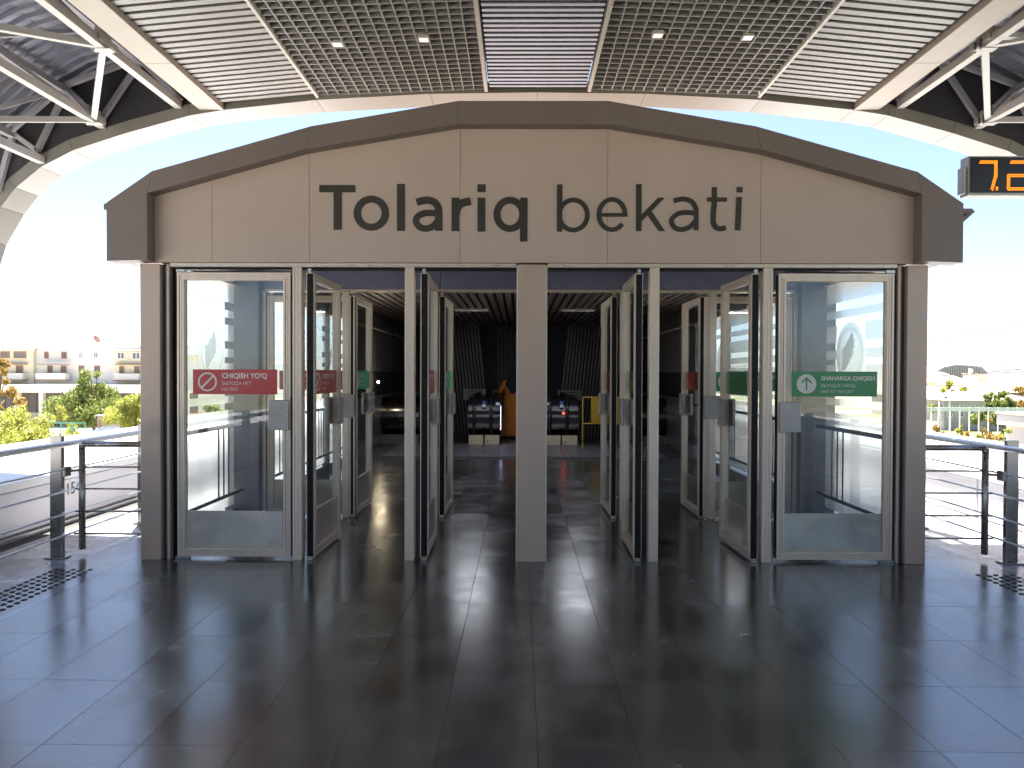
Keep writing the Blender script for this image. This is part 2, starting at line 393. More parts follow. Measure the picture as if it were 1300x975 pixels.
# ------------------------------------------------------------------ text helper for signs
def text_mb(b, body, size, x, z, y, m, bold=0.0, mono_w=None):
    cu = bpy.data.curves.new('t', 'FONT'); cu.body = body; cu.size = size; cu.offset = bold; cu.resolution_u = 3
    to = bpy.data.objects.new('t', cu); col.objects.link(to); bpy.context.view_layer.update()
    me = bpy.data.meshes.new_from_object(to.evaluated_get(bpy.context.evaluated_depsgraph_get()))
    vs = [v.co.copy() for v in me.vertices]; fs = [list(p.vertices) for p in me.polygons]
    bpy.data.objects.remove(to); bpy.data.meshes.remove(me)
    if not vs: return
    x0 = min(v.x for v in vs); x1 = max(v.x for v in vs)
    sc_ = (mono_w/(x1-x0)) if mono_w else 1
    b.add([(x+(v.x-x0)*sc_, y, z+v.y*min(sc_*1.05, 1.15)) for v in vs], fs, m)
def arc_pts(cx, cz, rx, rz, a0, a1, n):
    return [(cx+rx*math.cos(a0+(a1-a0)*k/n), cz+rz*math.sin(a0+(a1-a0)*k/n)) for k in range(n+1)]
def ring(b, cx, cz, ro, ri, y0, y1, m, a0=0, a1=2*math.pi, n=40, ex=1.0):
    b.ribbon(arc_pts(cx, cz, ro*ex, ro, a0, a1, n), arc_pts(cx, cz, ri*ex, ri, a0, a1, n), y0, y1, m)
def sign_mesh(kind, w_=.68, h_=.20):
    # facing -Y, centred on x=0,z=0, plate from y=0 to y=-.003
    b = MB()
    red = kind in ('noexit', 'noentry')
    c = 'red' if red else ('greenbr' if kind == 'enter' else 'green')
    b.box(-w_/2, w_/2, -.002, 0, -h_/2, h_/2, c)
    ix = -w_/2+.118
    if red:
        ring(b, ix, 0, .077, .063, -.0032, -.0021, 'signtext', n=36)
        k = .045; q = .007
        b.prism([(ix-k-q*.7, -k+q*.7), (ix-k+q*.7, -k-q*.7), (ix+k+q*.7, k-q*.7), (ix+k-q*.7, k+q*.7)], -.0031, -.0021, 'signtext')
    else:
        b.prism([(ix+.078*math.cos(2*math.pi*k/32), .078*math.sin(2*math.pi*k/32)) for k in range(32)], -.0030, -.0021, 'signtext')
        b.box(ix-.006, ix+.006, -.0042, -.0031, -.05, .045, c)
        for s_ in (-1, 1):
            b.prism([(ix, .055), (ix+s_*.043, .012), (ix+s_*.034, .004), (ix, .038)], -.0046-.0003*s_, -.0036, c)
    T = {'noexit': ("CHIQISH YO\u2018Q", "ВЫХОДА НЕТ", "NO EXIT", .365, .24, .135),
         'exit': ("SHAHARGA CHIQISH", "ВЫХОД В ГОРОД", "EXIT TO THE CITY", .425, .27, .26),
         'noentry': ("KIRISH YO\u2018Q", "ВХОДА НЕТ", "NO ENTRY", .345, .22, .17),
         'enter': ("KIRISH", "ВХОД", "ENTRANCE", .20, .11, .17)}[kind]
    tx = -w_/2+.235
    text_mb(b, T[0], .05, tx, .030, -.0032, 'signtext', .0016, T[3])
    text_mb(b, T[1], .038, tx, -.024, -.0032, 'signtext', 0, T[4])
    text_mb(b, T[2], .038, tx, -.072, -.0032, 'signtext', 0, T[5])
    return b.mesh('sign', fix=False)
SIGN = {k: sign_mesh(k) for k in ('noexit', 'exit', 'noentry', 'enter')}

# ------------------------------------------------------------------ door builder
DH = 2.31       # door height
def door_meshes(w_):
    """Door hinged at x=0, leaf along +X, front face at y=0, thickness to y=.05."""
    D = {}
    def frame():
        b = MB(); f, st = .066, .03
        zb, zt = .022, DH
        for (a_, b_) in ((0, f), (w_-f, w_)): b.box(a_, b_, .006, .048, zb, zt, 'alu', bev=.003)
        b.box(f-.001, w_-f+.001, .007, .047, zb, zb+f, 'alu', bev=.003); b.box(f-.001, w_-f+.001, .007, .047, zt-f, zt, 'alu', bev=.003)
        # stepped moulding: two thin fillets proud of both faces
        for (q, t0, wd) in ((.004, -.004, .016), (.027, -.001, .012), (.046, -.006, .014)):
            for (ya, yb) in ((t0, .0065), (.0475, .054-t0)):
                b.box(q, q+wd, ya, yb, zb+q, zt-q, 'alu'); b.box(w_-q-wd, w_-q, ya, yb, zb+q, zt-q, 'alu')
                b.box(q+wd, w_-q-wd, ya+.0008, yb, zb+q, zb+q+wd, 'alu'); b.box(q+wd, w_-q-wd, ya+.0008, yb, zt-q-wd, zt-q, 'alu')
        return b.mesh('door_frame')
    D['frame'] = frame()
    D['glass'] = MB().box(.064, w_-.064, .024, .030, .086, DH-.064, 'glass').mesh('glass_pane')
    D['kick'] = MB().box(.070, w_-.070, .012, .0225, .088, .39, 'kick', bev=.002).mesh('kick_plate')
    e = MB(); e.box(-.004, .0, .001, .050, .03, DH-.01, 'black'); e.box(w_, w_+.004, .001, .050, .03, DH-.01, 'black'); e.box(0, w_, .01, .045, DH, DH+.004, 'black')
    D['seal'] = e.mesh('edge_seal')
    l = MB(); l.box(w_-.175, w_-.012, -.030, -.007, 1.045, 1.285, 'lock', bev=.004); l.box(w_-.175, w_-.012, .061, .085, 1.045, 1.285, 'lock', bev=.004)
    for k in range(5): l.box(w_-.028, w_-.022, -.0315, -.0295, 1.065+k*.05, 1.071+k*.05, 'signtext')
    D['lock'] = l.mesh('lock_cover')
    p = MB(); p.box(-.01, .06, .015, .04, DH, DH+.028, 'steel'); p.box(-.02, .09, .005, .05, .001, .022, 'steel', bev=.003)
    D['pivot'] = p.mesh('pivot_hinge')
    return D
DM = {.92: door_meshes(.92), .82: door_meshes(.82)}
def place_door(parent, x, y, rz, w_, front_sign, back_sign, mirror=False, label=None, kick=True):
    """x,y hinge; mirror=True puts the leaf along -X of the local frame."""
    D = DM[w_]; root = bpy.data.objects.new('door', D['frame']); col.objects.link(root); root.parent = parent
    S = Matrix.Translation((-w_, 0, 0)) if False else Matrix.Identity(4)
    root.location = Vector((x, y, 0))-parent.location; root.rotation_euler.z = rz
    if mirror:   # turn the leaf end for end by rotating half a turn about its hinge edge: front becomes back
        pass
    if label: root['label'] = label
    for k in ('glass', 'kick', 'seal', 'lock', 'pivot'):
        o = bpy.data.objects.new({'glass': 'glass_pane', 'kick': 'kick_plate', 'seal': 'edge_seal', 'lock': 'lock_cover', 'pivot': 'pivot_hinge'}[k], D[k])
        col.objects.link(o); o.parent = root
    if front_sign:
        o = bpy.data.objects.new('sign', SIGN[front_sign]); col.objects.link(o); o.parent = root; o.location = (w_/2, .0235, 1.43)
    if back_sign:
        o = bpy.data.objects.new('sign', SIGN[back_sign]); col.objects.link(o); o.parent = root; o.location = (w_/2, .0305, 1.43); o.rotation_euler.z = math.pi
    return root

# ------------------------------------------------------------------ the pavilion
pav = empty('station_pavilion', (0, 0, 0), 'beige station entrance pavilion with open glass doors under the words Tolariq bekati', 'building')
YI = Yd(7.64)        # inner door plane
YG = Yd(12.9)        # end of hall glazing
outer = [(-3.33, 2.375), (-3.33, 2.83), (-2.97, 3.075), (-1.72, 3.425), (-.577, 3.62), (.577, 3.62), (1.72, 3.425), (2.97, 3.075), (3.33, 2.83), (3.33, 2.375)]
inner = [(-3.01, 2.385), (-3.01, 2.76), (-3.01, 2.905), (-1.775, 3.245), (-.588, 3.44), (.588, 3.44), (1.775, 3.245), (3.01, 2.905), (3.01, 2.76), (3.01, 2.385)]
def inset(P, g):
    cx = sum(p[0] for p in P)/len(P); cz = sum(p[1] for p in P)/len(P)
    return [(p[0]+math.copysign(g, cx-p[0]) if abs(cx-p[0]) > .01 else p[0], p[1]) for p in P]
hood_polys = [[outer[0], outer[1], outer[2], inner[2], inner[0]], [outer[9], outer[8], outer[7], inner[7], inner[9]]]
for k in range(2, 7): hood_polys.append([outer[k], outer[k+1], inner[k+1], inner[k]])
for P in hood_polys: MB().prism(inset(P, .0012), -.15, .02, 'hood').build('hood_panel', pav)
# roof over the pavilion and soffit strips under the hood's ends
for k in range(1, 8):
    o0, o1 = outer[k], outer[k+1]
    MB().add([(o0[0], .022, o0[1]-.02), (o1[0], .022, o1[1]-.02), (o1[0], 18.0, o1[1]-.02), (o0[0], 18.0, o0[1]-.02),
              (o0[0], .022, o0[1]-.10), (o1[0], .022, o1[1]-.10), (o1[0], 18.0, o1[1]-.10), (o0[0], 18.0, o0[1]-.10)],
             [(0,1,2,3), (4,7,6,5), (0,4,5,1), (1,5,6,2), (2,6,7,3), (3,7,4,0)], 'hood').build('roof', pav)
for sx in (-1, 1):
    MB().box(sx*3.325, sx*3.29, .022, 18, 2.4, 2.82, 'hood').build('eaves_panel', pav)
    MB().box(sx*3.288, sx*3.0, .022, 18, 2.40, 2.42, 'gable').build('eaves_soffit', pav)
# small floodlight bracket at the right eaves and stub at the left
MB().box(3.335, 3.42, -.12, -.04, 2.76, 2.80, 'hood', bev=.004).bar((3.34, -.08, 2.70), (3.44, -.08, 2.79), .035, .03, 'hood').build('bracket', pav)
MB().box(-3.37, -3.335, -.12, -.05, 2.78, 2.83, 'hood', bev=.004).build('bracket', pav)
# gable panels
ys = -.035
cuts = [-3.01, PX(268, 5.85), PX(392, 5.85), PX(583.5, 5.85), PX(770, 5.85), PX(963, 5.85), 3.01]
def topz(x):
    P = inner[2:8]
    for p, q in zip(P[:-1], P[1:]):
        if p[0] <= x <= q[0]: return p[1]+(q[1]-p[1])*(x-p[0])/(q[0]-p[0])
    return P[0][1]
for a_, b_ in zip(cuts[:-1], cuts[1:]):
    xs = [a_+.0015] + [p[0] for p in inner[2:8] if a_+.01 < p[0] < b_-.01] + [b_-.0015]
    poly = [(b_-.0015, 2.385), (a_+.0015, 2.385)] + [(x, topz(x)) for x in xs]
    MB().prism(poly, ys, .018, 'gable').build('gable_panel', pav)
MB().prism([(-2.99,2.39)]+[(x,z-.03) for x,z in inner[2:8]]+[(2.99,2.39)][::1], .0195, .06, 'black').build('gable_backing', pav)

# ---- lettering, drawn stroke by stroke
LS = 159.6
def LX(zx, base): return ((base+zx/4.643)-659)/LS + CX
def LZ(zy): return CZ+(475-(220+zy/4.643))/LS
def catmull(pts, n=8):
    out = []
    P = [pts[0]]+pts+[pts[-1]]
    for i in range(1, len(P)-2):
        p0, p1, p2, p3 = P[i-1], P[i], P[i+1], P[i+2]
        for k in range(n):
            t = k/n
            out.append(tuple(.5*((2*p1[j])+(-p0[j]+p2[j])*t+(2*p0[j]-5*p1[j]+4*p2[j]-p3[j])*t*t+(-p0[j]+3*p1[j]-3*p2[j]+p3[j])*t**3) for j in (0, 1)))
    out.append(pts[-1]); return out
def glyph(base, strokes):
    b = MB()
    for k, s in enumerate(strokes):
        y0 = ys-.0045-.0004*k; y1 = ys-.0005
        cv = lambda P: [(LX(x, base), LZ(y)) for x, y in P]
        if s[0] == 'r':
            x0, y0_, x1, y1_ = s[1]; b.prism(cv([(x0, y0_), (x1, y0_), (x1, y1_), (x0, y1_)]), y0, y1, 'letter')
        elif s[0] == 'p': b.prism(cv(s[1]), y0, y1, 'letter')
        elif s[0] == 'o':
            cx, cy, rxo, ryo, rxi, ryi, t0, t1 = s[1]
            A = [(cx+rxo*math.cos(R(t0+(t1-t0)*q/48)), cy-ryo*math.sin(R(t0+(t1-t0)*q/48))) for q in range(49)]
            B_ = [(cx+rxi*math.cos(R(t0+(t1-t0)*q/48)), cy-ryi*math.sin(R(t0+(t1-t0)*q/48))) for q in range(49)]
            b.ribbon(cv(A), cv(B_), y0, y1, 'letter')
        elif s[0] == 's':
            pts, wd = s[1]; c = catmull(pts)
            A, B_ = [], []
            for q, p in enumerate(c):
                p0, p1 = c[max(q-1, 0)], c[min(q+1, len(c)-1)]
                dx, dy = p1[0]-p0[0], p1[1]-p0[1]; L_ = math.hypot(dx, dy) or 1
                A.append((p[0]-dy/L_*wd/2, p[1]+dx/L_*wd/2)); B_.append((p[0]+dy/L_*wd/2, p[1]-dx/L_*wd/2))
            b.ribbon(cv(A), cv(B_), y0, y1, 'letter')
    b.build('letter', pav)
L1, L2 = 395, 675
glyph(L1, [('r', (46,75,258,118)), ('r', (130,117,178,338))])
glyph(L1, [('o', (353,240,105,103,60,62,0,360))])
glyph(L1, [('r', (504,68,551,343))])
glyph(L1, [('s', ([(619,177),(650,167),(690,163),(727,178),(748,212),(750,250)], 43)), ('r', (728,245,772,343)),
           ('s', ([(745,242),(700,238),(655,243),(622,265),(617,292),(638,320),(675,330),(712,318),(742,288)], 38))])
glyph(L1, [('r', (825,148,870,345)), ('s', ([(849,245),(860,208),(888,180),(939,169)], 46))])
glyph(L1, [('r', (978,148,1024,347)), ('r', (977,70,1026,116))])
glyph(L1, [('r', (1228,148,1272,405)), ('o', (1168,246,97,103,55,63,0,360))])
glyph(L2, [('r', (144,70,176,347)), ('o', (240,249,97,102,68,74,0,360))])
glyph(L2, [('o', (467,246,91,102,61,75,-7,322)), ('r', (392,237,558,259))])
glyph(L2, [('r', (607,68,640,343)), ('p', [(636,248),(736,147),(777,147),(636,290)]), ('p', [(674,250),(700,228),(779,343),(741,343)])])
glyph(L2, [('s', ([(826,167),(858,158),(895,156),(935,172),(958,212),(960,250)], 29)), ('r', (945,245,974,338)),
           ('s', ([(955,238),(905,233),(855,240),(820,268),(817,292),(835,322),(873,333),(918,320),(955,285)], 29))])
glyph(L2, [('r', (1021,145,1139,170)), ('r', (1049,85,1080,200)), ('s', ([(1063,190),(1059,255),(1061,295),(1076,320),(1102,328),(1133,321)], 31))])
glyph(L2, [('p', [(1193,143),(1226,143),(1219,337),(1186,337)]), ('p', [(1194,84),(1230,84),(1229,116),(1194,116)])])

# ---- posts, mullions, header
def front_posts():
    for sx in (-1, 1):
        MB().box(sx*3.13, sx*2.97, -.03, .14, 0, 2.372, 'post', bev=.004).build('corner_post', pav)
        b = MB(); b.box(sx*2.968, sx*2.93, .02, .12, 0, 2.372, 'dark'); b.box(sx*2.928, sx*2.905, -.01, .12, 0, 2.372, 'post', bev=.003); b.box(sx*2.903, sx*2.86, .05, .12, 0, 2.35, 'black')
        b.build('jamb', pav)
        for xc in (1.88, .978):
            b = MB(); hw = .038
            b.box(sx*xc-hw, sx*xc+hw, -.005, .09, 0, 2.35, 'alu', bev=.003)
            b.box(sx*xc-hw+.006, sx*xc-hw+.018, -.012, -.0045, 0, 2.35, 'alu'); b.box(sx*xc+hw-.018, sx*xc+hw-.006, -.012, -.0045, 0, 2.35, 'alu')
            b.box(sx*xc-.006, sx*xc+.006, -.010, -.0045, 0, 2.35, 'alu')
            b.build('mullion', pav)
    MB().box(-.112, .112, -.03, .17, 0, 2.372, 'post', bev=.004).build('centre_post', pav)
    b = MB(); b.box(-.122, -.113, -.018, .14, 0, 2.36, 'alu'); b.box(.113, .122, -.018, .14, 0, 2.36, 'alu'); b.build('post_trim', pav)
    for x0, x1 in ((-2.9, -.123), (.123, 2.9)):
        b = MB(); b.box(x0, x1, -.004, .10, 2.352, 2.384, 'alu', bev=.003); b.box(x0, x1, -.010, -.0035, 2.36, 2.368, 'steel'); b.box(x0, x1, .014, .09, 2.333, 2.351, 'black')
        b.build('header_rail', pav)
front_posts()
def inner_posts():
    for sx in (-1, 1):
        MB().box(sx*3.13, sx*2.78, YI-.10, YI+.10, 0, 2.75, 'darkpost', bev=.004).build('inner_corner_post', pav)
        MB().box(sx*2.775, sx*2.735, YI-.02, YI+.08, 0, 2.36, 'alu', bev=.003).build('inner_jamb', pav)
        for xc in (1.905, .985):
            MB().box(sx*xc-.035, sx*xc+.035, YI-.005, YI+.08, 0, 2.35, 'alu', bev=.003).build('inner_mullion', pav)
    MB().box(-.10, .10, YI-.04, YI+.12, 0, 2.345, 'darkpost', bev=.004).build('inner_centre_post', pav)
    MB().box(-2.73, 2.73, YI-.03, YI+.09, 2.352, 2.375, 'alu', bev=.003).build('inner_header_rail', pav)
    for a_, b_ in ((-2.775, -.92), (-.915, .915), (.92, 2.775)):
        MB().box(a_, b_, YI-.018, YI+.07, 2.378, 2.745, 'spandrel', bev=.003).build('spandrel_panel', pav)
inner_posts()
MB().box(-3.0, 3.0, .065, YI-.02, 2.75, 2.80, 'spandrel').build('vestibule_ceiling', pav)
MB().box(-3.0, 3.0, .062, .11, 2.385, 2.745, 'dark').build('front_lintel_back', pav)

# ---- doors. front closed ones first
place_door(pav, -2.85, .0, 0, .92, 'noexit', 'noentry', label='closed glass door with a red no exit sign at the far left of the front')
o = place_door(pav, 2.88, .052, math.pi, .92, None, 'exit', label='closed glass door with a green exit sign at the far right of the front')
H = R(90)
def leaf(x, y, turn, w_, s_pos, s_neg, lb):
    # leaf along +Y; s_pos is the sign read from the +X side, s_neg the one read from the -X side
    place_door(pav, x, y, H+turn, w_, s_neg, s_pos, label=lb)
# local frame turned +90: local -Y faces +X, so the sheet's front face looks to +X
leaf(-1.75, .0, R(-1.5), .82, None, 'noexit', 'open glass door with a red sign, second from the left in front')
leaf(-.833, .0, R(1.0), .82, None, 'noexit', 'open glass door left of the centre post in front')
leaf(.880, .0, R(-1.0), .82, None, 'exit', 'open glass door right of the centre post in front')
leaf(1.805, .0, R(1.5), .82, None, 'exit', 'open glass door with a green sign, second from the right in front')
# inner row
place_door(pav, -2.725, YI, 0, .92, 'noexit', 'noentry', label='closed inner glass door on the left')
place_door(pav, 2.725, YI+.052, math.pi, .92, None, 'exit', label='closed inner glass door on the right')
leaf(-1.80, YI, R(-.5), .82, None, 'enter', 'open inner glass door with bright green sign on the left')
leaf(-.875, YI, R(-1.0), .82, None, 'enter', 'open inner glass door left of the middle')
leaf(.91, YI, R(1.0), .82, None, 'noentry', 'open inner glass door right of the middle')
leaf(1.826, YI, R(.5), .82, None, 'noentry', 'open inner glass door with red sign on the right')

# ---- side glazing with frosted bands, emblem, handrail
BANDS = [(.16, 1.13), (1.20, 1.27), (1.335, 1.60), (1.66, 1.745), (1.82, 1.985), (2.055, 2.13), (2.21, 2.62)]
def emblem(xw, yc, zc, sx):
    b = MB(); n = 40
    def P(a_, b_, dx): return (xw-sx*dx, yc+a_, zc+b_)
    def rg(ro, ri, dx, m):
        vs = []
        for k in range(n):
            t = 2*math.pi*k/n; vs += [P(ro*math.cos(t), ro*math.sin(t), dx), P(ri*math.cos(t), ri*math.sin(t), dx)]
        b.add(vs, [[2*k, 2*((k+1) % n), 2*((k+1) % n)+1, 2*k+1] for k in range(n)], m)
    rg(.30, .262, .006, 'filmclear'); rg(.262, .222, .0055, 'filmlogo'); rg(.222, .0001, .005, 'filmclear')
    # stylised peaks and the word running upward across the roundel
    hs = -1 if sx > 0 else 1
    peaks = [(-.17,.04),(-.165,.065),(-.127,.055),(-.055,.127),(-.027,.136),(.045,.215),(.09,.118),(.073,.0),(-.109,-.164),(-.150,-.150)]
    b.add([P(a_*hs, c_, .0065) for a_, c_ in peaks], [list(range(len(peaks)))], 'filmlogo')
    cu = bpy.data.curves.new('t', 'FONT'); cu.body = 'МЕТРО'; cu.size = .11; cu.align_x = 'CENTER'; cu.offset = .002
    to = bpy.data.objects.new('t', cu); col.objects.link(to); bpy.context.view_layer.update()
    me = bpy.data.meshes.new_from_object(to.evaluated_get(bpy.context.evaluated_depsgraph_get()))
    cs, sn = math.cos(R(52)), math.sin(R(52))
    b.add([P((v.co.x*cs-v.co.y*sn+.055)*hs, v.co.x*sn+v.co.y*cs-.055, .0072) for v in me.vertices], [list(p.vertices) for p in me.polygons], 'filmtext')
    bpy.data.objects.remove(to); bpy.data.meshes.remove(me)
    return b
for sx in (-1, 1):
    xw = sx*3.03
    spans = [(.15, YI-.11), (YI+.11, YI+1.75), (YI+1.83, YI+3.45), (YI+3.53, YG)]
    for k, (a_, b_) in enumerate(spans):
        wn = MB().box(xw-.006, xw+.006, a_, b_, .12, 2.66, 'sideglass').build('side_window', pav)
        MB().box(xw-.035, xw+.035, a_, b_, .0, .118, 'darkpost', bev=.003).build('sill', wn)
        MB().box(xw-.035, xw+.035, a_, b_, 2.662, 2.75, 'darkpost', bev=.003).build('head_rail', wn)
        fb = MB()
        yc = Yd(6.97) if k == 0 else Yd(11.35)
        em = k in (0, 3)
        for (z0, z1) in BANDS:
            xa = xw-sx*.0075
            if em and z1 > 1.42 and z0 < 2.0 and a_ < yc < b_:
                for (p, q) in ((a_+.02, yc-.30), (yc+.30, b_-.02)):
                    if q > p: fb.add([(xa, p, z0), (xa, q, z0), (xa, q, z1), (xa, p, z1)], [(0,1,2,3)], 'film')
            else:
                fb.add([(xa, a_+.02, z0), (xa, b_-.02, z0), (xa, b_-.02, z1), (xa, a_+.02, z1)], [(0,1,2,3)], 'film')
        fb.build('film_band', wn, fix=False)
        if em: emblem(xw-sx*.0075, yc, 1.70, sx).build('emblem', wn, fix=False)
    for yb in (YI+1.79, YI+3.49, YG+.04):
        MB().box(xw-.05, xw+.05, yb-.04, yb+.04, 0, 2.75, 'darkpost', bev=.003).build('window_post', pav)
    for (a_, b_) in ((.20, YI-.16), (YI+.25, YG-.1)):
        h = MB(); xr = sx*2.93
        h.tube([(xr, a_, .985), (xr, b_, .985)], .020, 'dark', 10); h.tube([(xr, a_, .31), (xr, b_, .31)], .017, 'dark', 8)
        hr = h.build('handrail', pav, smooth=False)
        nrods = 1 if b_ < YI else 3
        for q in range(nrods):
            for j in (-.12, 0, .12):
                yy = Yd(7.02)+j if nrods == 1 else a_+.9+q*1.7+j
                MB().tube([(xr, yy, .325), (xr, yy, .967)], .0075, 'dark', 6).build('rod', hr)
        for yy in (a_+.05, b_-.05):
            for zz in (.985, .31): MB().tube([(xr, yy, zz), (sx*3.0, yy, zz)], .010, 'steel', 6).build('bracket', hr)

# ---- the dark hall behind
YE = Yd(15.8)
link('hall_floor_plates', MB().box(-3.0, 3.0, Yd(13.4)+.002, YE, -.30, -.012, 'grout').mesh('hall_floor'), kind='structure')
hf = bpy.data.objects['hall_floor_plates']
xs = [-2.62, -1.72, -.83, .02, .87, 1.75, 2.62]
for a_, b_ in zip(xs[:-1], xs[1:]):
    MB().box(a_+.003, b_-.003, Yd(13.42), YE-.01, -.011, .004, 'floorplate', bev=.002).build('floor_plate', hf)
for sx in (-1, 1):
    MB().box(sx*2.99, sx*2.625, Yd(13.42), YE-.01, -.011, .002, 'dark').build('floor_plate', hf)
hw_len = [(YG+.09, YG+1.5), (YG+1.505, YG+2.9), (YG+2.905, YG+4.3), (YG+4.305, 17.9)]
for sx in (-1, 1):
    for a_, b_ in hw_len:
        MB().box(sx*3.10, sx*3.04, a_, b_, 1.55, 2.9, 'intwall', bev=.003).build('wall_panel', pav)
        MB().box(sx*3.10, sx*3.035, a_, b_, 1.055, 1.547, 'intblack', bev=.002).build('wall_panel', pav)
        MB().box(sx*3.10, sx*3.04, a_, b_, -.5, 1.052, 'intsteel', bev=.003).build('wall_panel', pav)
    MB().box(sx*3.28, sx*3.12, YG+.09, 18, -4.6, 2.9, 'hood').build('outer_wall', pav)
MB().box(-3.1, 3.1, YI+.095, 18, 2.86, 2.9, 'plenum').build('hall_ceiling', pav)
cs = MB().box(-.045, .045, YI+.12, 17.8, 2.74, 2.82, 'ceilslat').mesh('ceiling_slat')
for k in range(-21, 22): link('ceiling_slat', cs, pav, loc=(k*.14, 0, 0))
for sx in (-1, 1):
    t = empty('ceiling_lamp', (sx*1.0, YG+1.0, 2.70), 'dim strip lamp under the dark slatted ceiling %s of the centre post' % ('left' if sx < 0 else 'right'), 'ceiling light', 'hall strip lamps')
    MB().box(sx*1.0-.32, sx*1.0+.32, YG+.95, YG+1.05, 2.695, 2.735, 'paper', bev=.005).build('housing', t)
    MB().box(sx*1.0-.30, sx*1.0+.30, YG+.97, YG+1.03, 2.690, 2.6945, 'hall_lamp').build('diffuser', t)
    al = bpy.data.lights.new('ceiling_lamp_light', 'AREA'); al.shape = 'RECTANGLE'; al.size = .6; al.size_y = .06; al.energy = 3; al.color = (.86,.9,1.0)
    ao = bpy.data.objects.new('ceiling_lamp_light', al); col.objects.link(ao); ao.parent = t; ao.location = (0, 0, -.02)
MB().box(-3.12, 3.12, 17.82, 18.0, -4.6, 2.9, 'plenum').build('end_wall', pav)

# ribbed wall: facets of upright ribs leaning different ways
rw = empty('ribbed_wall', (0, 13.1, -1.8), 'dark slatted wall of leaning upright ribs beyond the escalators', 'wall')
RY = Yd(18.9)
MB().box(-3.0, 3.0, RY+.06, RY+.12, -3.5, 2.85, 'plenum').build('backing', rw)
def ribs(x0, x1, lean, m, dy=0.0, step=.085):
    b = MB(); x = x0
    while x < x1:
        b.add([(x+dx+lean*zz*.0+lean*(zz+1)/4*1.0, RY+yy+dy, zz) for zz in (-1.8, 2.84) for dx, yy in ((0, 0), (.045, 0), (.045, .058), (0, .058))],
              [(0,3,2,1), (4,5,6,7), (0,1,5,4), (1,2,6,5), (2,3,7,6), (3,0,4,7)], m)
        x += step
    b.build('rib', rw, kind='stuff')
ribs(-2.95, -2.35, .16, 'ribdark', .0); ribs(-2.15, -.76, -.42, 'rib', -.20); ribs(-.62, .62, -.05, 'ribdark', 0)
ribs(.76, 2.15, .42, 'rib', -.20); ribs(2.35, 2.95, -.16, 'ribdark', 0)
for (px0, px1, y0, y1) in ((588, 617, 494, 508), (708, 738, 495, 508)):
    d = 18.5
    t = empty('notice_board', (PX((px0+px1)/2, d), Yd(d), PZ(y1, d)), 'faded notice board on the ribbed wall %s of the centre post' % ('left' if px0 < 650 else 'right'), 'notice board', 'notice boards')
    bx = MB().box(PX(px0, d), PX(px1, d), Yd(d), Yd(d)+.03, PZ(y1, d), PZ(y0, d), 'paper', bev=.004).build('board', t)
    b = MB()
    for q in range(3): b.box(PX(px0+5, d), PX(px1-5-q*3, d), Yd(d)-.002, Yd(d)-.0005, PZ(y0+3.4+q*3.4, d), PZ(y0+2.4+q*3.4, d), 'dark')
    b.build('print', t)
    b = MB(); b.box(PX((px0+px1)/2, d)-.02, PX((px0+px1)/2, d)+.02, Yd(d)+.03, Yd(d)+.36, PZ(y1, d)+.1, PZ(y1, d)+.14, 'dark'); b.build('bracket', t)

# side wall of light fittings seen in the photograph: one lit spot lamp on the left wall
t = empty('wall_spotlight', (-3.03, Yd(14.9), 1.33), 'small lit spotlight on the black band of the left hall wall', 'lamp')
ld = Yd(14.9)
MB().box(-3.035, -2.99, ld-.05, ld+.05, 1.28, 1.40, 'black', bev=.008).build('housing', t)
s = MB(); s.tube([(-2.99, ld-.03, 1.34), (-2.945, ld-.065, 1.33)], .028, 'dark', 10); s.build('lamp_head', t)
s = MB(); s.tube([(-2.9448, ld-.0655, 1.33), (-2.94, ld-.0695, 1.329)], .024, 'lampwarm', 10); s.build('lens', t)
pl = bpy.data.lights.new('wall_spotlight_lamp', 'POINT'); pl.energy = .8; pl.color = (1, .84, .6); pl.shadow_soft_size = .03
po = bpy.data.objects.new('wall_spotlight_lamp', pl); col.objects.link(po); po.parent = t; po.location = Vector((-2.86, ld-.12, 1.33))-t.location
MB().box(-3.034, -3.022, ld-.02, ld+.02, 1.56, 2.3, 'steel').build('wall_light_streak', pav)  # added steel strip, stands in for the upright streak of light on the wall

# ---- escalator ends
def balustrade_parts(w_):
    P = {}
    r, zc = .40, .60
    prof = [(r*.15, .2)]
    for k in range(15):
        t_ = R(-90-180*k/14); prof.append((math.cos(t_)*r+r, zc+math.sin(t_)*r))
    prof += [(2.2, 1.0), (2.2, .2)]
    b = MB(); b.prism([(y, z) for y, z in prof], -w_/2, w_/2, 'drum', 'X')
    P['drum'] = b.mesh('drum'); smooth_by_angle(P['drum'], 30)
    arc = [(r-(r+.006)*math.cos(R(q)), zc+(r+.006)*math.sin(R(q))) for q in range(18, 91, 8)]
    arc2 = [(r-(r-.01)*math.cos(R(q)), zc+(r-.01)*math.sin(R(q))) for q in range(18, 91, 8)][::-1]
    b = MB()
    for k in range(len(arc)-1):
        m_ = len(arc)-1
        b.prism([arc[k], arc[k+1], arc2[m_-k-1], arc2[m_-k]], -w_/2+.004, w_/2-.004, 'rubber', 'X')
    P['hood'] = b.mesh('hood_cover')
    b = MB(); b.box(-w_/2+.02, w_/2-.02, .12, 2.2, .0, .2, 'dark'); P['plinth'] = b.mesh('plinth')
    path = [(0, .55, .20)]
    for k in range(17):
        t_ = R(-90-180*k/16); path.append((0, math.cos(t_)*(r+.05)+r, zc+math.sin(t_)*(r+.05)))
    path += [(0, 2.1, 1.05), (0, 2.9, .8), (0, 5.0, -.55)]
    P['path'] = path
    b = MB(); b.tube(path, .036, 'rubber', 8); P['handrail'] = b.mesh('handrail'); smooth_by_angle(P['handrail'], 60)
    return P
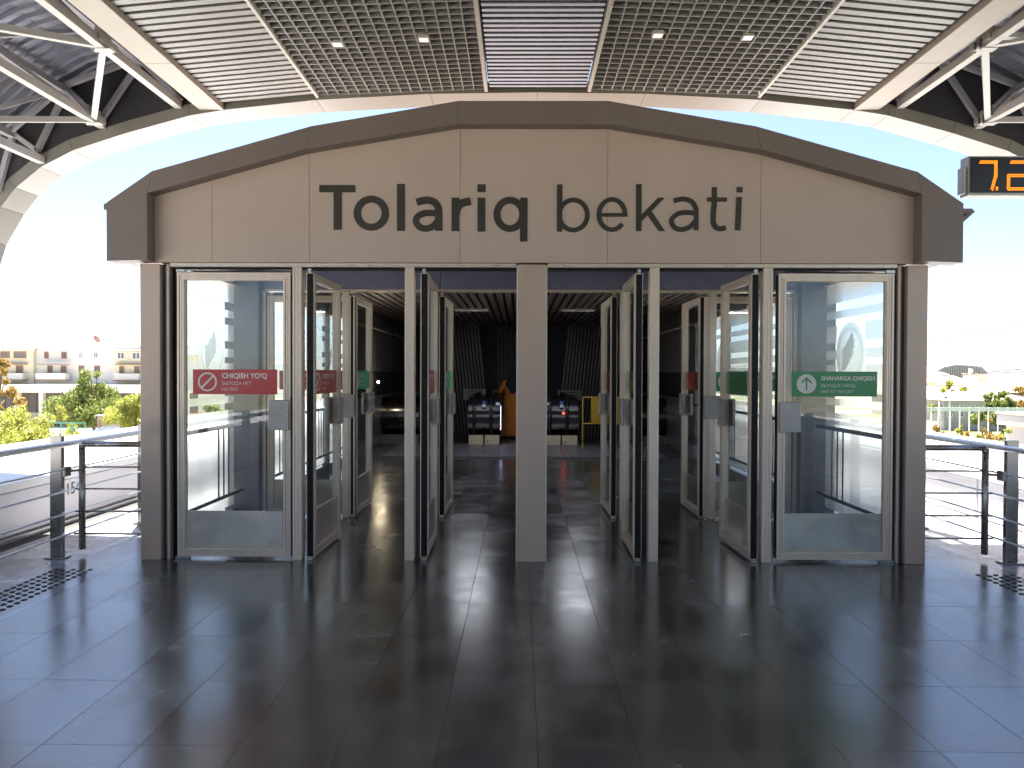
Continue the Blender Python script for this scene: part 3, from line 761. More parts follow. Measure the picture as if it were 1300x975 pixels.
esc = [(-2.68, .92, [.32], 'leftmost'), (-.84, .68, [-.21, .15], 'left of the centre post'), (.80, .72, [-.24, .12], 'right of the centre post'), (2.66, .90, [-.32], 'rightmost')]
YB = Yd(15.55)
for (xc, w_, rails, wh) in esc:
    P = balustrade_parts(w_)
    t = empty('escalator_balustrade', (xc, YB, 0), {'leftmost': 'wide rounded steel escalator end against the left hall wall', 'rightmost': 'wide rounded steel escalator end against the right hall wall',
              'left of the centre post': 'rounded escalator end with two black handrails beside the person in orange', 'right of the centre post': 'rounded escalator end with a small red light beside the yellow barrier'}[wh], 'escalator end', 'escalator ends', absolute=False)
    link('drum', P['drum'], t); link('plinth', P['plinth'], t)
    if w_ < .8: link('hood_cover', P['hood'], t)
    for r_ in rails: link('handrail', P['handrail'], t, loc=(r_, 0, 0))
    n = 2 if w_ < .8 else 1
    for k in range(n):
        x0 = -w_/2+.005+k*(w_/n)+.01; x1 = x0+w_/n-.03
        MB().box(x0, x1, .02, .12, .004, .205, 'basewarm' if n == 2 else 'intsteel', bev=.006).box(x0+.05, x0+.075, .012, .021, .06, .085, 'black').build('base_plate', t)
    # side skirt going down with the stairs
    sk = MB(); sk.prism([(2.2, .2), (2.2, 1.0), (2.9, .72), (5.2, -.8), (5.2, -1.8), (2.9, -.4)], -w_/2+.05, w_/2-.05, 'intsteel', 'X'); sk.build('skirt', t)
    if n == 2:
        b = MB()
        b.box(-.035, .035, -.012, .03, .80, .86, 'sticker'); b.box(-.035, .035, -.010, .04, .87, .93, 'stickblue'); b.box(-.30 if xc > 0 else .25, -.22 if xc > 0 else .33, .02, .045, .84, .90, 'sticker'); b.build('sticker', t)
        if xc > 0: MB().box(.02, .06, -.010, .0, .66, .70, 'ledred').build('indicator_light', t)
        sgn = 1 if xc < 0 else -1
        b = MB(); b.add([(sgn*(w_/2+.006), .45+.05*k+yy, .28+.0*k+zz) for k in (0,) for yy, zz in ((0, 0), (.0, .5), (.07, .55), (.07, 0))], [(0,1,2,3)], 'comb'); b.build('side_light', t, fix=False)
    else:
        MB().box(.30 if xc < 0 else -.34, .34 if xc < 0 else -.30, -.004, .004, .66, .70, 'ledred').build('indicator_light', t)
for (xc, lb) in ((-1.70, 'escalator going down beside the left hall wall'), (-.02, 'escalator going down hidden mostly by the centre post'), (1.68, 'escalator going down behind the yellow barrier')):
    t = empty('escalator', (xc, YE, 0), lb, 'escalator', 'escalators', absolute=False)
    sm = MB().box(-.5, .5, 0, .42, -.24, 0, 'dark', bev=.004).mesh('step')
    for k in range(13):
        zz = -.01 if k < 3 else -.01-(k-2)*.2
        link('step', sm, t, loc=(0, .0+k*.4, zz))
    MB().box(-.5, .5, -.005, .0, -.3, .003, 'yellow').build('comb_edge', t)

# yellow barrier
bx0, bx1, bd = 1.21, 2.12, Yd(15.1)
t = empty('safety_barrier', ((bx0+bx1)/2, bd, 0), 'yellow tube barrier with solid yellow panel closing the right escalator', 'barrier')
b = MB()
for x in (bx0, bx1): b.tube([(x, bd, .004), (x, bd, 1.03)], .016, 'yellow', 8)
b.build('leg', t)
for z_ in (1.03, .49): MB().tube([(bx0, bd, z_), (bx1, bd, z_)], .016, 'yellow', 8).build('crossbar', t)
MB().box(bx0+.17, bx1-.06, bd-.006, bd+.006, .505, 1.015, 'yellow', bev=.002).build('panel', t)
for x in (bx0, bx1): MB().box(x-.02, x+.02, bd-.2, bd+.2, .005, .03, 'yellow', bev=.005).build('foot', t)

# ------------------------------------------------------------------ the person
def skin_obj(name, verts, edges, radii, m, parent, root=0, sub=2, flat=None):
    me = bpy.data.meshes.new(name); me.from_pydata(verts, edges, []); o = bpy.data.objects.new(name, me); col.objects.link(o)
    sk = o.modifiers.new('s', 'SKIN'); ss = o.modifiers.new('u', 'SUBSURF'); ss.levels = sub; ss.render_levels = sub
    for i, r_ in enumerate(radii):
        o.data.skin_vertices[0].data[i].radius = (r_, r_) if not isinstance(r_, tuple) else r_
        o.data.skin_vertices[0].data[i].use_root = (i == root)
    bpy.context.view_layer.update()
    m2 = bpy.data.meshes.new_from_object(o.evaluated_get(bpy.context.evaluated_depsgraph_get()))
    bpy.data.objects.remove(o); m2.materials.clear(); m2.materials.append(M[m])
    m2.polygons.foreach_set('use_smooth', [True]*len(m2.polygons))
    return link(name, m2, parent)
pd = 17.25; pxx, pyy = PX(651, pd), Yd(pd)
# local frame: person faces +Y (away); feet at z=0
per = empty('person', (pxx, pyy, -.01), 'person in long orange dress and navy headscarf with one hand on the escalator handrail', 'person', absolute=False)
body_v = [(0,0,.92), (0,-.005,1.10), (0,.0,1.27), (0,.02,1.36), (0,.025,1.43), (0,.035,1.52), (0,.04,1.59),
          (-.17,.0,1.33), (-.27,.06,1.12), (-.39,.24,1.10), (-.43,.30,1.11),
          (.17,.0,1.33), (.23,.02,1.08), (.20,.18,.95), (.19,.24,.95),
          (-.09,0,.85), (-.095,.01,.47), (-.095,-.02,.09), (-.095,.10,.035),
          (.09,0,.85), (.095,.02,.47), (.095,.0,.09), (.095,.12,.035)]
body_e = [(0,1),(1,2),(2,3),(3,4),(4,5),(5,6),(2,7),(7,8),(8,9),(9,10),(2,11),(11,12),(12,13),(13,14),(0,15),(15,16),(16,17),(17,18),(0,19),(19,20),(20,21),(21,22)]
body_r = [(.14,.11),(.125,.10),(.13,.095),(.07,.06),(.05,.05),(.078,.09),(.062,.075),.052,.040,.030,.024,.052,.040,.030,.024,.085,.055,.036,.03,.085,.055,.036,.03]
skin_obj('body', body_v, body_e, body_r, 'skin', per)
# hand: palm and five fingers curled over the handrail
hv, he, hr_ = [(-.43,.30,1.11), (-.455,.345,1.108)], [(0, 1)], [.022, .028]
skin_obj('hand', hv, he, hr_, 'skin', per, sub=1)
for k in range(5):
    if k < 4:
        ox = -.485+k*.018; ln = (.8, .95, 1.0, .9)[k]
        fv = [(ox+.008, .36, 1.108), (ox-.004, .36+.035*ln, 1.112), (ox-.008, .36+.06*ln, 1.095), (ox-.008, .36+.066*ln, 1.072)]
    else:
        fv = [(-.425, .325, 1.10), (-.405, .355, 1.095), (-.402, .385, 1.08)]
    skin_obj('finger', fv, [(i, i+1) for i in range(len(fv)-1)], [.0095, .009, .0085, .007][:len(fv)], 'skin', per, sub=1)
# face on the far side of the head
fz = MB()
fz.tube([(0,.125,1.555), (0,.150,1.53), (0,.135,1.515)], [.008,.014,.008], 'skin', 6)
fz.build('nose', per, smooth=True)
for s_ in (-1, 1): MB().tube([(s_*.032,.115,1.56), (s_*.032,.126,1.56)], .011, 'scarf', 8).build('eye', per)
MB().tube([(-.025,.128,1.485), (0,.134,1.484), (.025,.128,1.485)], .006, 'red', 6).build('mouth', per)
# dress: lathe with folds from shoulders to ankles
b = MB(); n = 48; rows = [(.075,.30,.20),(.20,.285,.19),(.45,.255,.175),(.75,.235,.165),(.92,.222,.158),(1.05,.185,.135),(1.18,.195,.135),(1.28,.205,.13),(1.36,.165,.10),(1.42,.075,.07)]
vs = []
for (z, rx, ry) in rows:
    fold = max(0, (1.0-z))*.10
    for k in range(n):
        t_ = 2*math.pi*k/n; f = 1+fold*(math.sin(t_*9+z*1.2)*.6+math.sin(t_*5+1.7)*.4)
        vs.append((rx*f*math.cos(t_), ry*f*math.sin(t_)+.0, z))
fs = [[i*n+k, i*n+(k+1) % n, (i+1)*n+(k+1) % n, (i+1)*n+k] for i in range(len(rows)-1) for k in range(n)]
b.add(vs, fs+[[(len(rows)-1)*n+k for k in range(n)]], 'orange'); b.build('dress', per, smooth=True)
for s_, pts, rr in ((-1, [(-.12,.0,1.33),(-.185,.0,1.31),(-.235,.03,1.20),(-.275,.065,1.115),(-.335,.16,1.105),(-.385,.235,1.10)], [.06,.072,.066,.064,.058,.060]),
                    (1, [(.12,.0,1.33),(.185,.0,1.31),(.22,.01,1.2),(.235,.03,1.08),(.215,.12,1.0),(.20,.19,.96)], [.06,.072,.066,.064,.058,.058])):
    b = MB(); c = []
    b.tube(pts, rr, 'orange', 14); b.build('sleeve', per, smooth=True)
# scarf: hood over the head falling to the shoulders and upper back
b = MB(); rows = [(1.655,.02,.02,.03),(1.64,.06,.07,.03),(1.60,.088,.105,.03),(1.54,.098,.118,.03),(1.47,.093,.112,.02),(1.41,.10,.105,.0),(1.35,.155,.12,-.01),(1.29,.19,.135,-.02),(1.20,.15,.115,-.045),(1.10,.09,.07,-.09),(1.05,.03,.03,-.125)]
vs = []
for (z, rx, ry, oy) in rows:
    for k in range(32):
        t_ = 2*math.pi*k/32; f = 1+.03*math.sin(t_*7+z*20)
        y_ = ry*f*math.sin(t_)+oy
        if z < 1.58 and z > 1.44 and math.sin(t_) > .75: y_ = min(y_, .085+oy)
        vs.append((rx*f*math.cos(t_), y_, z))
fs = [[i*32+k, i*32+(k+1) % 32, (i+1)*32+(k+1) % 32, (i+1)*32+k] for i in range(len(rows)-1) for k in range(32)]
b.add(vs, fs+[list(range(32))], 'scarf'); b.build('headscarf', per, smooth=True)
for s_ in (-1, 1):
    MB().tube([(s_*.095, -.075, .045), (s_*.095, .0, .05), (s_*.095, .11, .03), (s_*.095, .17, .022)], [.034, .042, .040, .022], 'shoe', 10).build('shoe', per, smooth=True)

# ------------------------------------------------------------------ railings
def railing(sx):
    X = sx*3.83
    side = 'left' if sx < 0 else 'right'
    t = empty('railing', (X, 0, 0), 'long stainless railing running along the %s edge of the platform' % side, 'railing', 'platform railings')
    for k in range(-5, 5):
        y = Yd(5.90)+k*1.36
        MB().box(X-.048, X+.048, y-.022, y+.022, .012, .985, 'railpost', bev=.003).build('post', t)
        MB().box(X-.085, X+.085, y-.05, y+.05, .0005, .012, 'railpost', bev=.003).build('base_plate', t)
    y0, y1 = Yd(5.90)-7.4, Yd(5.90)+5.6
    xr = X+sx*(.0)
    xi = X-sx*.075
    MB().tube([(xi, y0, .925), (xi, y1, .925)], .026, 'railsteel', 14).build('handrail', t, smooth=True)
    for z in (.72, .545, .36, .19):
        MB().tube([(xi, y0, z), (xi, y1, z)], .0085, 'railsteel', 8).build('crossbar', t, smooth=True)
    # return panel closing the gap to the pavilion
    yq = Yd(6.02)
    xa, xb = sx*3.70, sx*3.135
    g = empty('railing_gate', (sx*3.4, yq, 0), 'short stainless railing panel between the %s railing and the pavilion' % side, 'railing', 'return railings')
    MB().tube([(xa, yq, .045), (xa, yq, .87)], .026, 'railpost', 14).build('post', g, smooth=True)
    MB().tube([(xa, yq, .87), (xa, yq, .885), (xa, yq, .90), (xa, yq, .912)], [.026, .029, .029, .016], 'railpost', 14).build('cap', g, smooth=True)
    MB().tube([(xa-sx*.01, yq, .912), (xb, yq, .912)], .026, 'railpost', 14).build('handrail', g, smooth=True)
    for z in (.725, .545, .36, .175): MB().tube([(xa+sx*.06, yq-.012, z), (xb, yq-.012, z)], .0075, 'railpost', 8).build('crossbar', g, smooth=True)
    MB().tube([(xa, yq, .70), (X-sx*.05, Yd(5.92), .70)], .012, 'railpost', 8).box(X-sx*.07-.014, X-sx*.07+.014, Yd(5.9)-.03, Yd(5.9)+.05, .66, .74, 'railpost', bev=.004).build('hinge', g)
railing(-1); railing(1)

# ------------------------------------------------------------------ the canopy
CO = .09
DE = 8.03
D1 = Yd(DE)
can = empty('station_canopy', (CO, 0, 4.4), 'high station canopy with slatted and gridded ceiling, cream beams and curved white end rim', 'canopy')
YR = -40.0          # rear end behind the camera
zc_, zg, zb = 4.581, 4.515, 4.42
YN = Yd(4.1)        # pieces built one by one up to here
def slat_panel(x0, z0, x1, z1, m, pitch, wdt, lb):
    x0 += CO; x1 += CO
    root = MB().add([(x0, YN, z0+.12), (x1, YN, z1+.12), (x1, D1, z1+.12), (x0, D1, z0+.12)], [(0,1,2,3)], 'plenum').build('ceiling_panel', can, label=lb)
    me = MB().add([(x, y, z+dz) for dz in (0, .016) for (x, z) in ((x0+.022, z0), (x1-.022, z1)) for y in (0, wdt)], [(0,2,3,1), (4,5,7,6), (0,1,5,4), (2,6,7,3), (0,4,6,2), (1,3,7,5)], m).mesh('slat')
    y = D1-.09-wdt
    while y > YN: link('slat', me, root, loc=(0, y+random.uniform(-.0025, .0025), random.uniform(-.002, .002)), rot=(R(random.gauss(0, .35)), 0, 0) if False else None); y -= pitch
    return root
for s_ in (-1, 1):
    slat_panel(s_*2.402, zg, s_*3.409, zb, 'slat', .1095, .068, 'cream slatted ceiling panel beside the %s beam' % ('left' if s_ < 0 else 'right'))
slat_panel(-.54, zc_, .54, zc_, 'slatc', .0915, .045, 'silver slatted ceiling panel in the middle')
for s_ in (-1, 1):
    x0, x1 = s_*.577+CO, s_*2.38+CO
    root = MB().add([(x0, YN, zc_+.23), (x1, YN, zg+.23), (x1, D1, zg+.23), (x0, D1, zc_+.23)], [(0,1,2,3)], 'plenum').build('ceiling_panel', can, label='open cell grid ceiling panel %s of the middle' % ('left' if s_ < 0 else 'right'))
    n = 16
    for k in range(n+1):
        x = x0+(x1-x0)*k/n; z = zc_+(zg-zc_)*k/n
        MB().box(x-.0045, x+.0045, YN, D1-.015, z, z+.062, 'grid').build('blade', root)
    me = MB().add([(x, y, z+dz) for dz in (0, .062) for (x, z) in ((x0, zc_+.001), (x1, zg+.001)) for y in (0, .009)], [(0,2,3,1), (4,5,7,6), (0,1,5,4), (2,6,7,3), (0,4,6,2), (1,3,7,5)], 'grid').mesh('blade')
    y = D1-.036
    while y > YN: link('blade', me, root, loc=(0, y+random.uniform(-.0015, .0015), random.uniform(-.001, .001))); y -= .111
# trims between the panels, and everything behind the camera as plain coffers
for (x, z, wd) in ((-.558, zc_, .036), (.558, zc_, .036), (-2.391, zg, .033), (2.391, zg, .033)):
    MB().box(CO+x-wd/2, CO+x+wd/2, YR, D1-.008, z-.022, z+.073, 'white', bev=.003).build('trim', can)
def quadslab(x0, z0, x1, z1, y0, y1, th, m, name):
    MB().add([(x, y, z+dz) for dz in (0, th) for (x, z) in ((x0+CO, z0), (x1+CO, z1)) for y in (y0, y1)], [(0,2,3,1), (4,5,7,6), (0,1,5,4), (2,6,7,3), (0,4,6,2), (1,3,7,5)], m).build(name, can)
for s_ in (-1, 1):
    quadslab(s_*2.41, zg, s_*3.40, zb, YR, YN-.02, .04, 'slat', 'rear_ceiling')
    quadslab(s_*.585, zc_, s_*2.37, zg, YR, YN-.02, .04, 'grid', 'rear_ceiling')
    # the big cream side beams
    ys_ = [YR, Yd(-2), Yd(2.5), Yd(6.83), D1]
    for y0, y1 in zip(ys_[:-1], ys_[1:]):
        MB().box(CO+s_*3.42, CO+s_*3.686, y0+.0015, y1-.0015, 4.369, 4.748, 'beam', bev=.004).build('side_beam', can)
quadslab(-.533, zc_, .533, zc_, YR, YN-.02, .04, 'slatc', 'rear_ceiling')
MB().box(CO-3.42, CO+3.42, YR, D1, 4.895, 4.93, 'plenum').build('roof_void', can)

rimp = [(0, 4.559), (1.168, 4.544), (2.409, 4.478), (3.424, 4.369), (3.789, 4.31), (4.482, 4.121), (5.074, 3.931), (5.431, 3.748), (5.709, 3.522), (5.877, 3.31), (6.081, 2.96), (6.22, 2.522), (6.278, 1.865), (6.278, .55), (6.278, -5)]
def offs(P, t):
    out = []
    for i, p in enumerate(P):
        a_, b_ = P[max(i-1, 0)], P[min(i+1, len(P)-1)]; dx, dz = b_[0]-a_[0], b_[1]-a_[1]; L_ = math.hypot(dx, dz)
        out.append((p[0]-dz/L_*t, p[1]+dx/L_*t))
    return out
rim_o = offs(rimp, .125)
rim_o[0] = (0, rimp[0][1]+.125)
RD = .38
for s_ in (-1, 1):
    for k in range(len(rimp)-1):
        (xa, za), (xb, zb_) = rimp[k], rimp[k+1]; (xc, zc2), (xd, zd) = rim_o[k], rim_o[k+1]
        g = .002
        def lerp(p, q, t): return (p[0]+(q[0]-p[0])*t, p[1]+(q[1]-p[1])*t)
        L_ = math.hypot(xb-xa, zb_-za); t_ = g/L_
        A, B_, C_, D_ = lerp((xa, za), (xb, zb_), t_), lerp((xb, zb_), (xa, za), t_), lerp((xd, zd), (xc, zc2), t_), lerp((xc, zc2), (xd, zd), t_)
        b = MB(); q = [(CO+s_*x, z) for x, z in (A, B_, C_, D_)]
        vs = [(x, D1+.0, z) for x, z in q]+[(x, D1+RD, z) for x, z in q]
        b.add(vs, [(0,1,2,3)], 'rimshade'); b.add(vs, [(4,7,6,5), (0,4,5,1), (1,5,6,2), (2,6,7,3), (3,7,4,0)], 'rim')
        b.build('rim_panel', can)
deckp = [(3.70, 5.04), (4.234, 4.989), (4.818, 4.822), (5.402, 4.508), (5.913, 4.055), (6.314, 3.508), (6.57, 2.887)]
for s_ in (-1, 1):
    # ribbed deck sheets
    for (p, q) in zip(deckp[:4], deckp[1:5]):
        dx, dz = q[0]-p[0], q[1]-p[1]; L_ = math.hypot(dx, dz); nx, nz = -dz/L_, dx/L_
        b = MB(); y = YR; prof = []
        while y < D1+.2: prof += [(y, 0), (y+.022, .0), (y+.034, .028), (y+.128, .028)]; y += .14
        vs = []
        for (yy, h) in prof:
            for (x, z) in (p, q): vs.append((CO+s_*(x+nx*h), yy, z+nz*h))
        b.add(vs, [(2*k, 2*k+2, 2*k+3, 2*k+1) for k in range(len(prof)-1)], 'deck')
        b.build('roof_sheet', can, fix=False)
        o_ = MB(); o_.add([(CO+s_*(x+nx*h), yy, z+nz*h) for h in (.045, .075) for (x, z) in (p, q) for yy in (YR, D1+RD)], [(0,2,3,1), (4,5,7,6), (0,1,5,4), (2,6,7,3), (0,4,6,2), (1,3,7,5)], 'hood'); o_.build('roof_cover', can)
    MB().box(CO+s_*3.40, CO+s_*3.70, YR, D1+RD, 5.04, 5.07, 'hood').build('roof_cover', can)
    # end wall between rim and deck
    P = [(CO+s_*x, z) for x, z in rim_o[3:12]]+[(CO+s_*x, z) for x, z in deckp[::-1]]
    MB().prism(P, D1+.009, D1+.037, 'plenum').build('end_wall', can)
    MB().box(CO+s_*3.14, CO+s_*3.72, D1+.009, D1+.037, 4.508, 5.04, 'plenum').build('end_wall', can)
    # truss chords and web members
    A = (3.913, 4.42); B2 = (4.745, 4.201); C2 = (5.417, 3.821)
    def pt(c, d): return (CO+s_*c[0], Yd(d), c[1])
    for c in (A, B2, C2):
        MB().bar(pt(c, -5), pt(c, DE-.01), .077, .077, 'truss').build('truss_chord', can)
    T = [(4.307, 4.87), (5.11, 4.55), (5.70, 4.08)]
    for c in T:
        MB().bar(pt(c, -5), pt(c, DE-.01), .066, .066, 'trussgrey').build('truss_chord', can)
    PT = 2.336
    for k in range(-1, 5):
        dA, dB, dC = 6.57-PT*(4-k), 7.85-PT*(4-k), 6.72-PT*(4-k)
        for (c1, d1, c2, d2) in ((A, dA, B2, dB), (A, dA, B2, dB-PT), (B2, dB, C2, dC), (B2, dB-PT, C2, dC)):
            if min(d1, d2) < -5 or d2 > DE-.03: continue
            MB().bar(pt(c1, d1), pt(c2, d2), .055, .055, 'truss').build('truss_strut', can)
        for (c1, d1, c2, d2) in ((A, dA, T[0], dA+.66), (A, dA, T[0], dA-.66), (B2, dB, T[0], dB-.58), (B2, dB, T[1], dB-1.17), (B2, dB, T[1], dB+.07), (C2, dC, T[1], dC+.66), (C2, dC, T[2], dC-.66), (C2, dC, T[2], dC+.66),
                                 (T[0], dA+.66, T[1], dB-1.17), (T[1], dB+.07, T[2], dC+.66)):
            if min(d1, d2) < -5 or max(d1, d2) > DE-.03: continue
            MB().bar(pt(c1, d1), pt(c2, d2), .042, .042, 'trussgrey').build('truss_strut', can)
        for (c, d_) in ((A, dA), (B2, dB), (C2, dC)):
            if -5 < d_ < DE-.1:
                x, y, z = pt(c, d_)
                b = MB(); b.box(x-.055, x+.055, y-.15, y+.15, z-.004, z+.055, 'truss', bev=.003); b.box(x-.015, x+.015, y-.11, y+.11, z+.037, z+.125, 'truss'); b.box(x-.088, x+.088, y-.045, y+.045, z-.047, z-.039, 'truss', bev=.003)
                for q in (-.075, .075): b.tube([(x-.066, y+q*.5, z-.055), (x-.066, y+q*.5, z+.037)], .009, 'dark', 6)
                b.build('gusset', can)
    # end truss diagonals lying against the dark end wall
    E = [(3.869, 4.457), (4.307, 4.88), (4.745, 4.237), (5.11, 4.59), (5.439, 3.909), (5.70, 4.10), (5.877, 3.471)]
    for p, q in zip(E[:-1], E[1:]):
        MB().bar((CO+s_*p[0], D1-.045, p[1]), (CO+s_*q[0], D1-.045, q[1]), .05, .05, 'trussgrey').build('truss_strut', can)
    for p, q in ((E[1], E[3]), (E[3], E[5])):
        MB().bar((CO+s_*p[0], D1-.105, p[1]), (CO+s_*q[0], D1-.105, q[1]), .05, .05, 'trussgrey').build('truss_strut', can)
# downlights
for (px, py, wh) in ((428, 58, 'leftmost downlight in the grid ceiling'), (537, 52, 'second downlight from the left in the grid ceiling'), (832, 47, 'second downlight from the right in the grid ceiling'), (945, 50, 'rightmost downlight in the grid ceiling')):
    zz = 4.537; d = (zz-CZ)*FP/(475-py); x = PX(px, d); y = Yd(d)
    t = empty('downlight', (x, y, zz), wh+', a small white square', 'ceiling light', 'ceiling downlights')
    MB().box(x-.05, x+.05, y-.05, y+.05, zz-.009, zz+.022, 'white', bev=.004).build('housing', t)
    MB().box(x-.04, x+.04, y-.04, y+.04, zz-.012, zz-.0095, 'downlight').build('diffuser', t)

# ------------------------------------------------------------------ LED board
ld = 6.3; lx0, lx1 = PX(1223, ld), PX(1223, ld)+1.15; lz0, lz1 = PZ(248, ld), PZ(198.5, ld); ly = Yd(ld)
t = empty('led_display', ((lx0+lx1)/2, ly, lz0), 'hanging black led display showing 7.2 in orange digits at the top right', 'display')
b = MB(); b.box(lx0, lx1, ly+.004, ly+.12, lz0, lz1, 'truss', bev=.005); b.build('casing', t)
MB().box(lx0+.014, lx1-.014, ly-.0, ly+.006, lz0+.022, lz1-.012, 'ledface').build('screen', t)
MB().box(lx0-.035, lx0-.001, ly+.02, ly+.10, lz0+.02, lz1-.09, 'truss', bev=.004).build('connector_box', t)
def digit(segs, px0, px1, py0, py1, name='digit'):
    b = MB()
    def P(u, v): return (PX(px0+(px1-px0)*u, ld), PZ(py0+(py1-py0)*v, ld))
    for (p, q) in segs:
        (x0, z0), (x1, z1) = P(*p), P(*q); L_ = math.hypot(x1-x0, z1-z0); n = max(2, int(L_/.0135))
        dx, dz = (x1-x0)/L_, (z1-z0)/L_
        for i in range(n+1):
            for off_ in (-.0075, .0075):
                sh = (.5 if off_ > 0 else 0)*L_/n
                x = x0+dx*(L_*i/n+sh)-dz*off_; z = z0+dz*(L_*i/n+sh)+dx*off_
                b.box(x-.0052, x+.0052, ly-.004, ly-.0005, z-.0052, z+.0052, 'ledorange')
    b.build(name, t)
digit([((0, 0), (1, 0)), ((1, 0), (1, .5)), ((1, .5), (.78, 1))], 1237, 1257, 206.5, 240)
digit([((0, 0), (.25, 0))], 1258, 1262, 239.5, 243, 'decimal_point')
digit([((.1, 0), (1, 0)), ((1, 0), (1, .5)), ((1, .5), (0, .5)), ((0, .5), (0, 1)), ((0, 1), (.9, 1))], 1273, 1297, 206.5, 240)
for x in (lx0+.62, lx1-.15): MB().tube([(x, ly+.06, lz1), (x, ly+.06, 4.38)], .014, 'truss', 8).build('hanger', t)
MB().box(CO+3.9, lx1+.2, ly+.03, ly+.09, 4.38, 4.42, 'truss').build('hanger_bar', t)

# ------------------------------------------------------------------ the world outside
G = -5.0
def ground_mat():
    m, N, L, B = nmat('ground_dry_grass')
    g = N.new('ShaderNodeNewGeometry'); nz = N.new('ShaderNodeTexNoise'); nz.inputs['Scale'].default_value = .05; nz.inputs['Detail'].default_value = 10; L.new(g.outputs['Position'], nz.inputs['Vector'])
    cr = N.new('ShaderNodeValToRGB'); e_ = cr.color_ramp.elements; e_[0].position = .38; e_[0].color = (.09,.11,.045,1); e_[1].position = .62; e_[1].color = (.24,.21,.16,1)
    L.new(nz.outputs['Fac'], cr.inputs[0]); L.new(cr.outputs[0], B.inputs['Base Color']); B.inputs['Roughness'].default_value = .95
    return m
M['ground'] = ground_mat()
link('ground', MB().add([(-3000,-300,G), (3000,-300,G), (3000,3000,G), (-3000,3000,G)], [(0,1,2,3)], 'ground').mesh('ground', fix=False), kind='structure')
link('road', MB().add([(8,20,G+.01), (400,20,G+.01), (400,62,G+.01), (8,62,G+.01)], [(0,1,2,3)], 'road').mesh('road', fix=False), kind='structure')
link('paved_yard', MB().add([(-120,30,G+.01), (-10,30,G+.01), (-10,84,G+.01), (-120,84,G+.01)], [(0,1,2,3)], 'concrete').mesh('paved_yard', fix=False), kind='structure')
link('platform_base', MB().box(-6.8, 6.8, -62, 41, G, -.36, 'concrete').mesh('platform_base'), kind='structure')

def leaves(mb, clumps, n, size, m):
    tot = sum(c[3]**2 for c in clumps)
    for (x, y, z, r) in clumps:
        for _ in range(max(4, int(n*r*r/tot))):
            v = Vector((random.gauss(0, 1), random.gauss(0, 1), random.gauss(0, 1))); v = v.normalized()*r*(random.random()**.45)
            c = Vector((x+v.x, y+v.y, z+v.z*.85)); s_ = size*random.uniform(.6, 1.3)
            q = Euler((random.uniform(0, 6.28), random.uniform(0, 6.28), random.uniform(0, 6.28))).to_matrix()
            k = len(mb.v); i = mb.mi(m)
            mb.v += [tuple(c+q @ Vector(p)) for p in ((-s_, 0, 0), (0, -s_*.45, s_*.1), (s_, 0, 0), (0, s_*.45, s_*.1))]
            mb.f.append([k, k+1, k+2, k+3]); mb.m.append(i)
def tree(name, x, y, h, r, lm, label, cat='tree', n=2500, size=.2, group=None, seed=0, base=G, shrub=False, nclump=16):
    random.seed(seed+11)
    t = empty(name, (x, y, base), label, cat, group, absolute=False)
    th = h*.45 if not shrub else h*.3
    tr = MB(); lean = random.uniform(-.05, .05)*h
    tr.tube([(0, 0, -.1), (lean*.3, 0, th*.5), (lean, 0, th), (lean*1.2, .1, h*.8)], [h*.028, h*.021, h*.016, h*.005], 'bark', 8)
    clumps = []
    for k in range(nclump):
        an = random.uniform(0, 6.28); rr = r*math.sqrt(random.random())*.85
        zz = h*(random.uniform(.28, .92) if not shrub else random.uniform(.10, .9))
        lim = math.sin(min(1, max(0.02, (1-zz/h)*1.5))*math.pi/2)
        rr *= max(.25, lim); cr_ = r*random.uniform(.22, .42)*max(.55, lim)
        cx_, cy_ = lean+math.cos(an)*rr, math.sin(an)*rr
        clumps.append((cx_, cy_, zz, cr_))
        if k % 2 == 0: tr.tube([(lean*.8, 0, min(th, zz*.7)), (cx_*.6, cy_*.6, zz*.85), (cx_, cy_, zz)], [h*.010, h*.006, h*.002], 'bark', 5)
    tr.build('trunk', t)
    b = MB(); leaves(b, clumps, n, size, lm); b.build('crown', t, fix=False)
    return t
def at(px, d): return PX(px, d), Yd(d)

# apartment block on the left
bd_ = 91.0; S = FP/bd_
ab = empty('apartment_building', (PX(90, bd_), Yd(bd_), G), 'pale three storey apartment block over shops beyond the left railing', 'building')
by = Yd(bd_)
def bbox(px0, px1, py0, py1, dy0, dy1, m, name, parent=None, bev=0):
    return MB().box(PX(px0, bd_), PX(px1, bd_), by+dy0, by+dy1, PZ(py1, bd_), PZ(py0, bd_), m, bev=bev).build(name, parent or ab)
bbox(-260, 250, 440, 541, 0, 14, 'cladwhite', 'wall')
bbox(-260, 42, 446, 489, -.5, -.003, 'cladcream', 'wall')
bbox(146, 250, 447, 489, -.5, -.003, 'cladcream', 'wall')
bbox(42.5, 146, 437, 444, -.25, 13.5, 'cladwhite', 'attic')
bbox(-260, 250, 489.5, 500, -3.0, 0, 'cladwhite', 'canopy_fascia')
bbox(-260, 250, 500.05, 526, -.06, -.004, 'shopdark', 'shopfront')
for px in range(-236, 250, 30): bbox(px, px+5, 500.1, 538, -2.8, -2.2, 'cladwhite', 'column')
for px in range(-230, 250, 10): bbox(px+2, px+2.6, 500.3, 526, -.12, -.065, 'brownwin', 'shop_mullion')
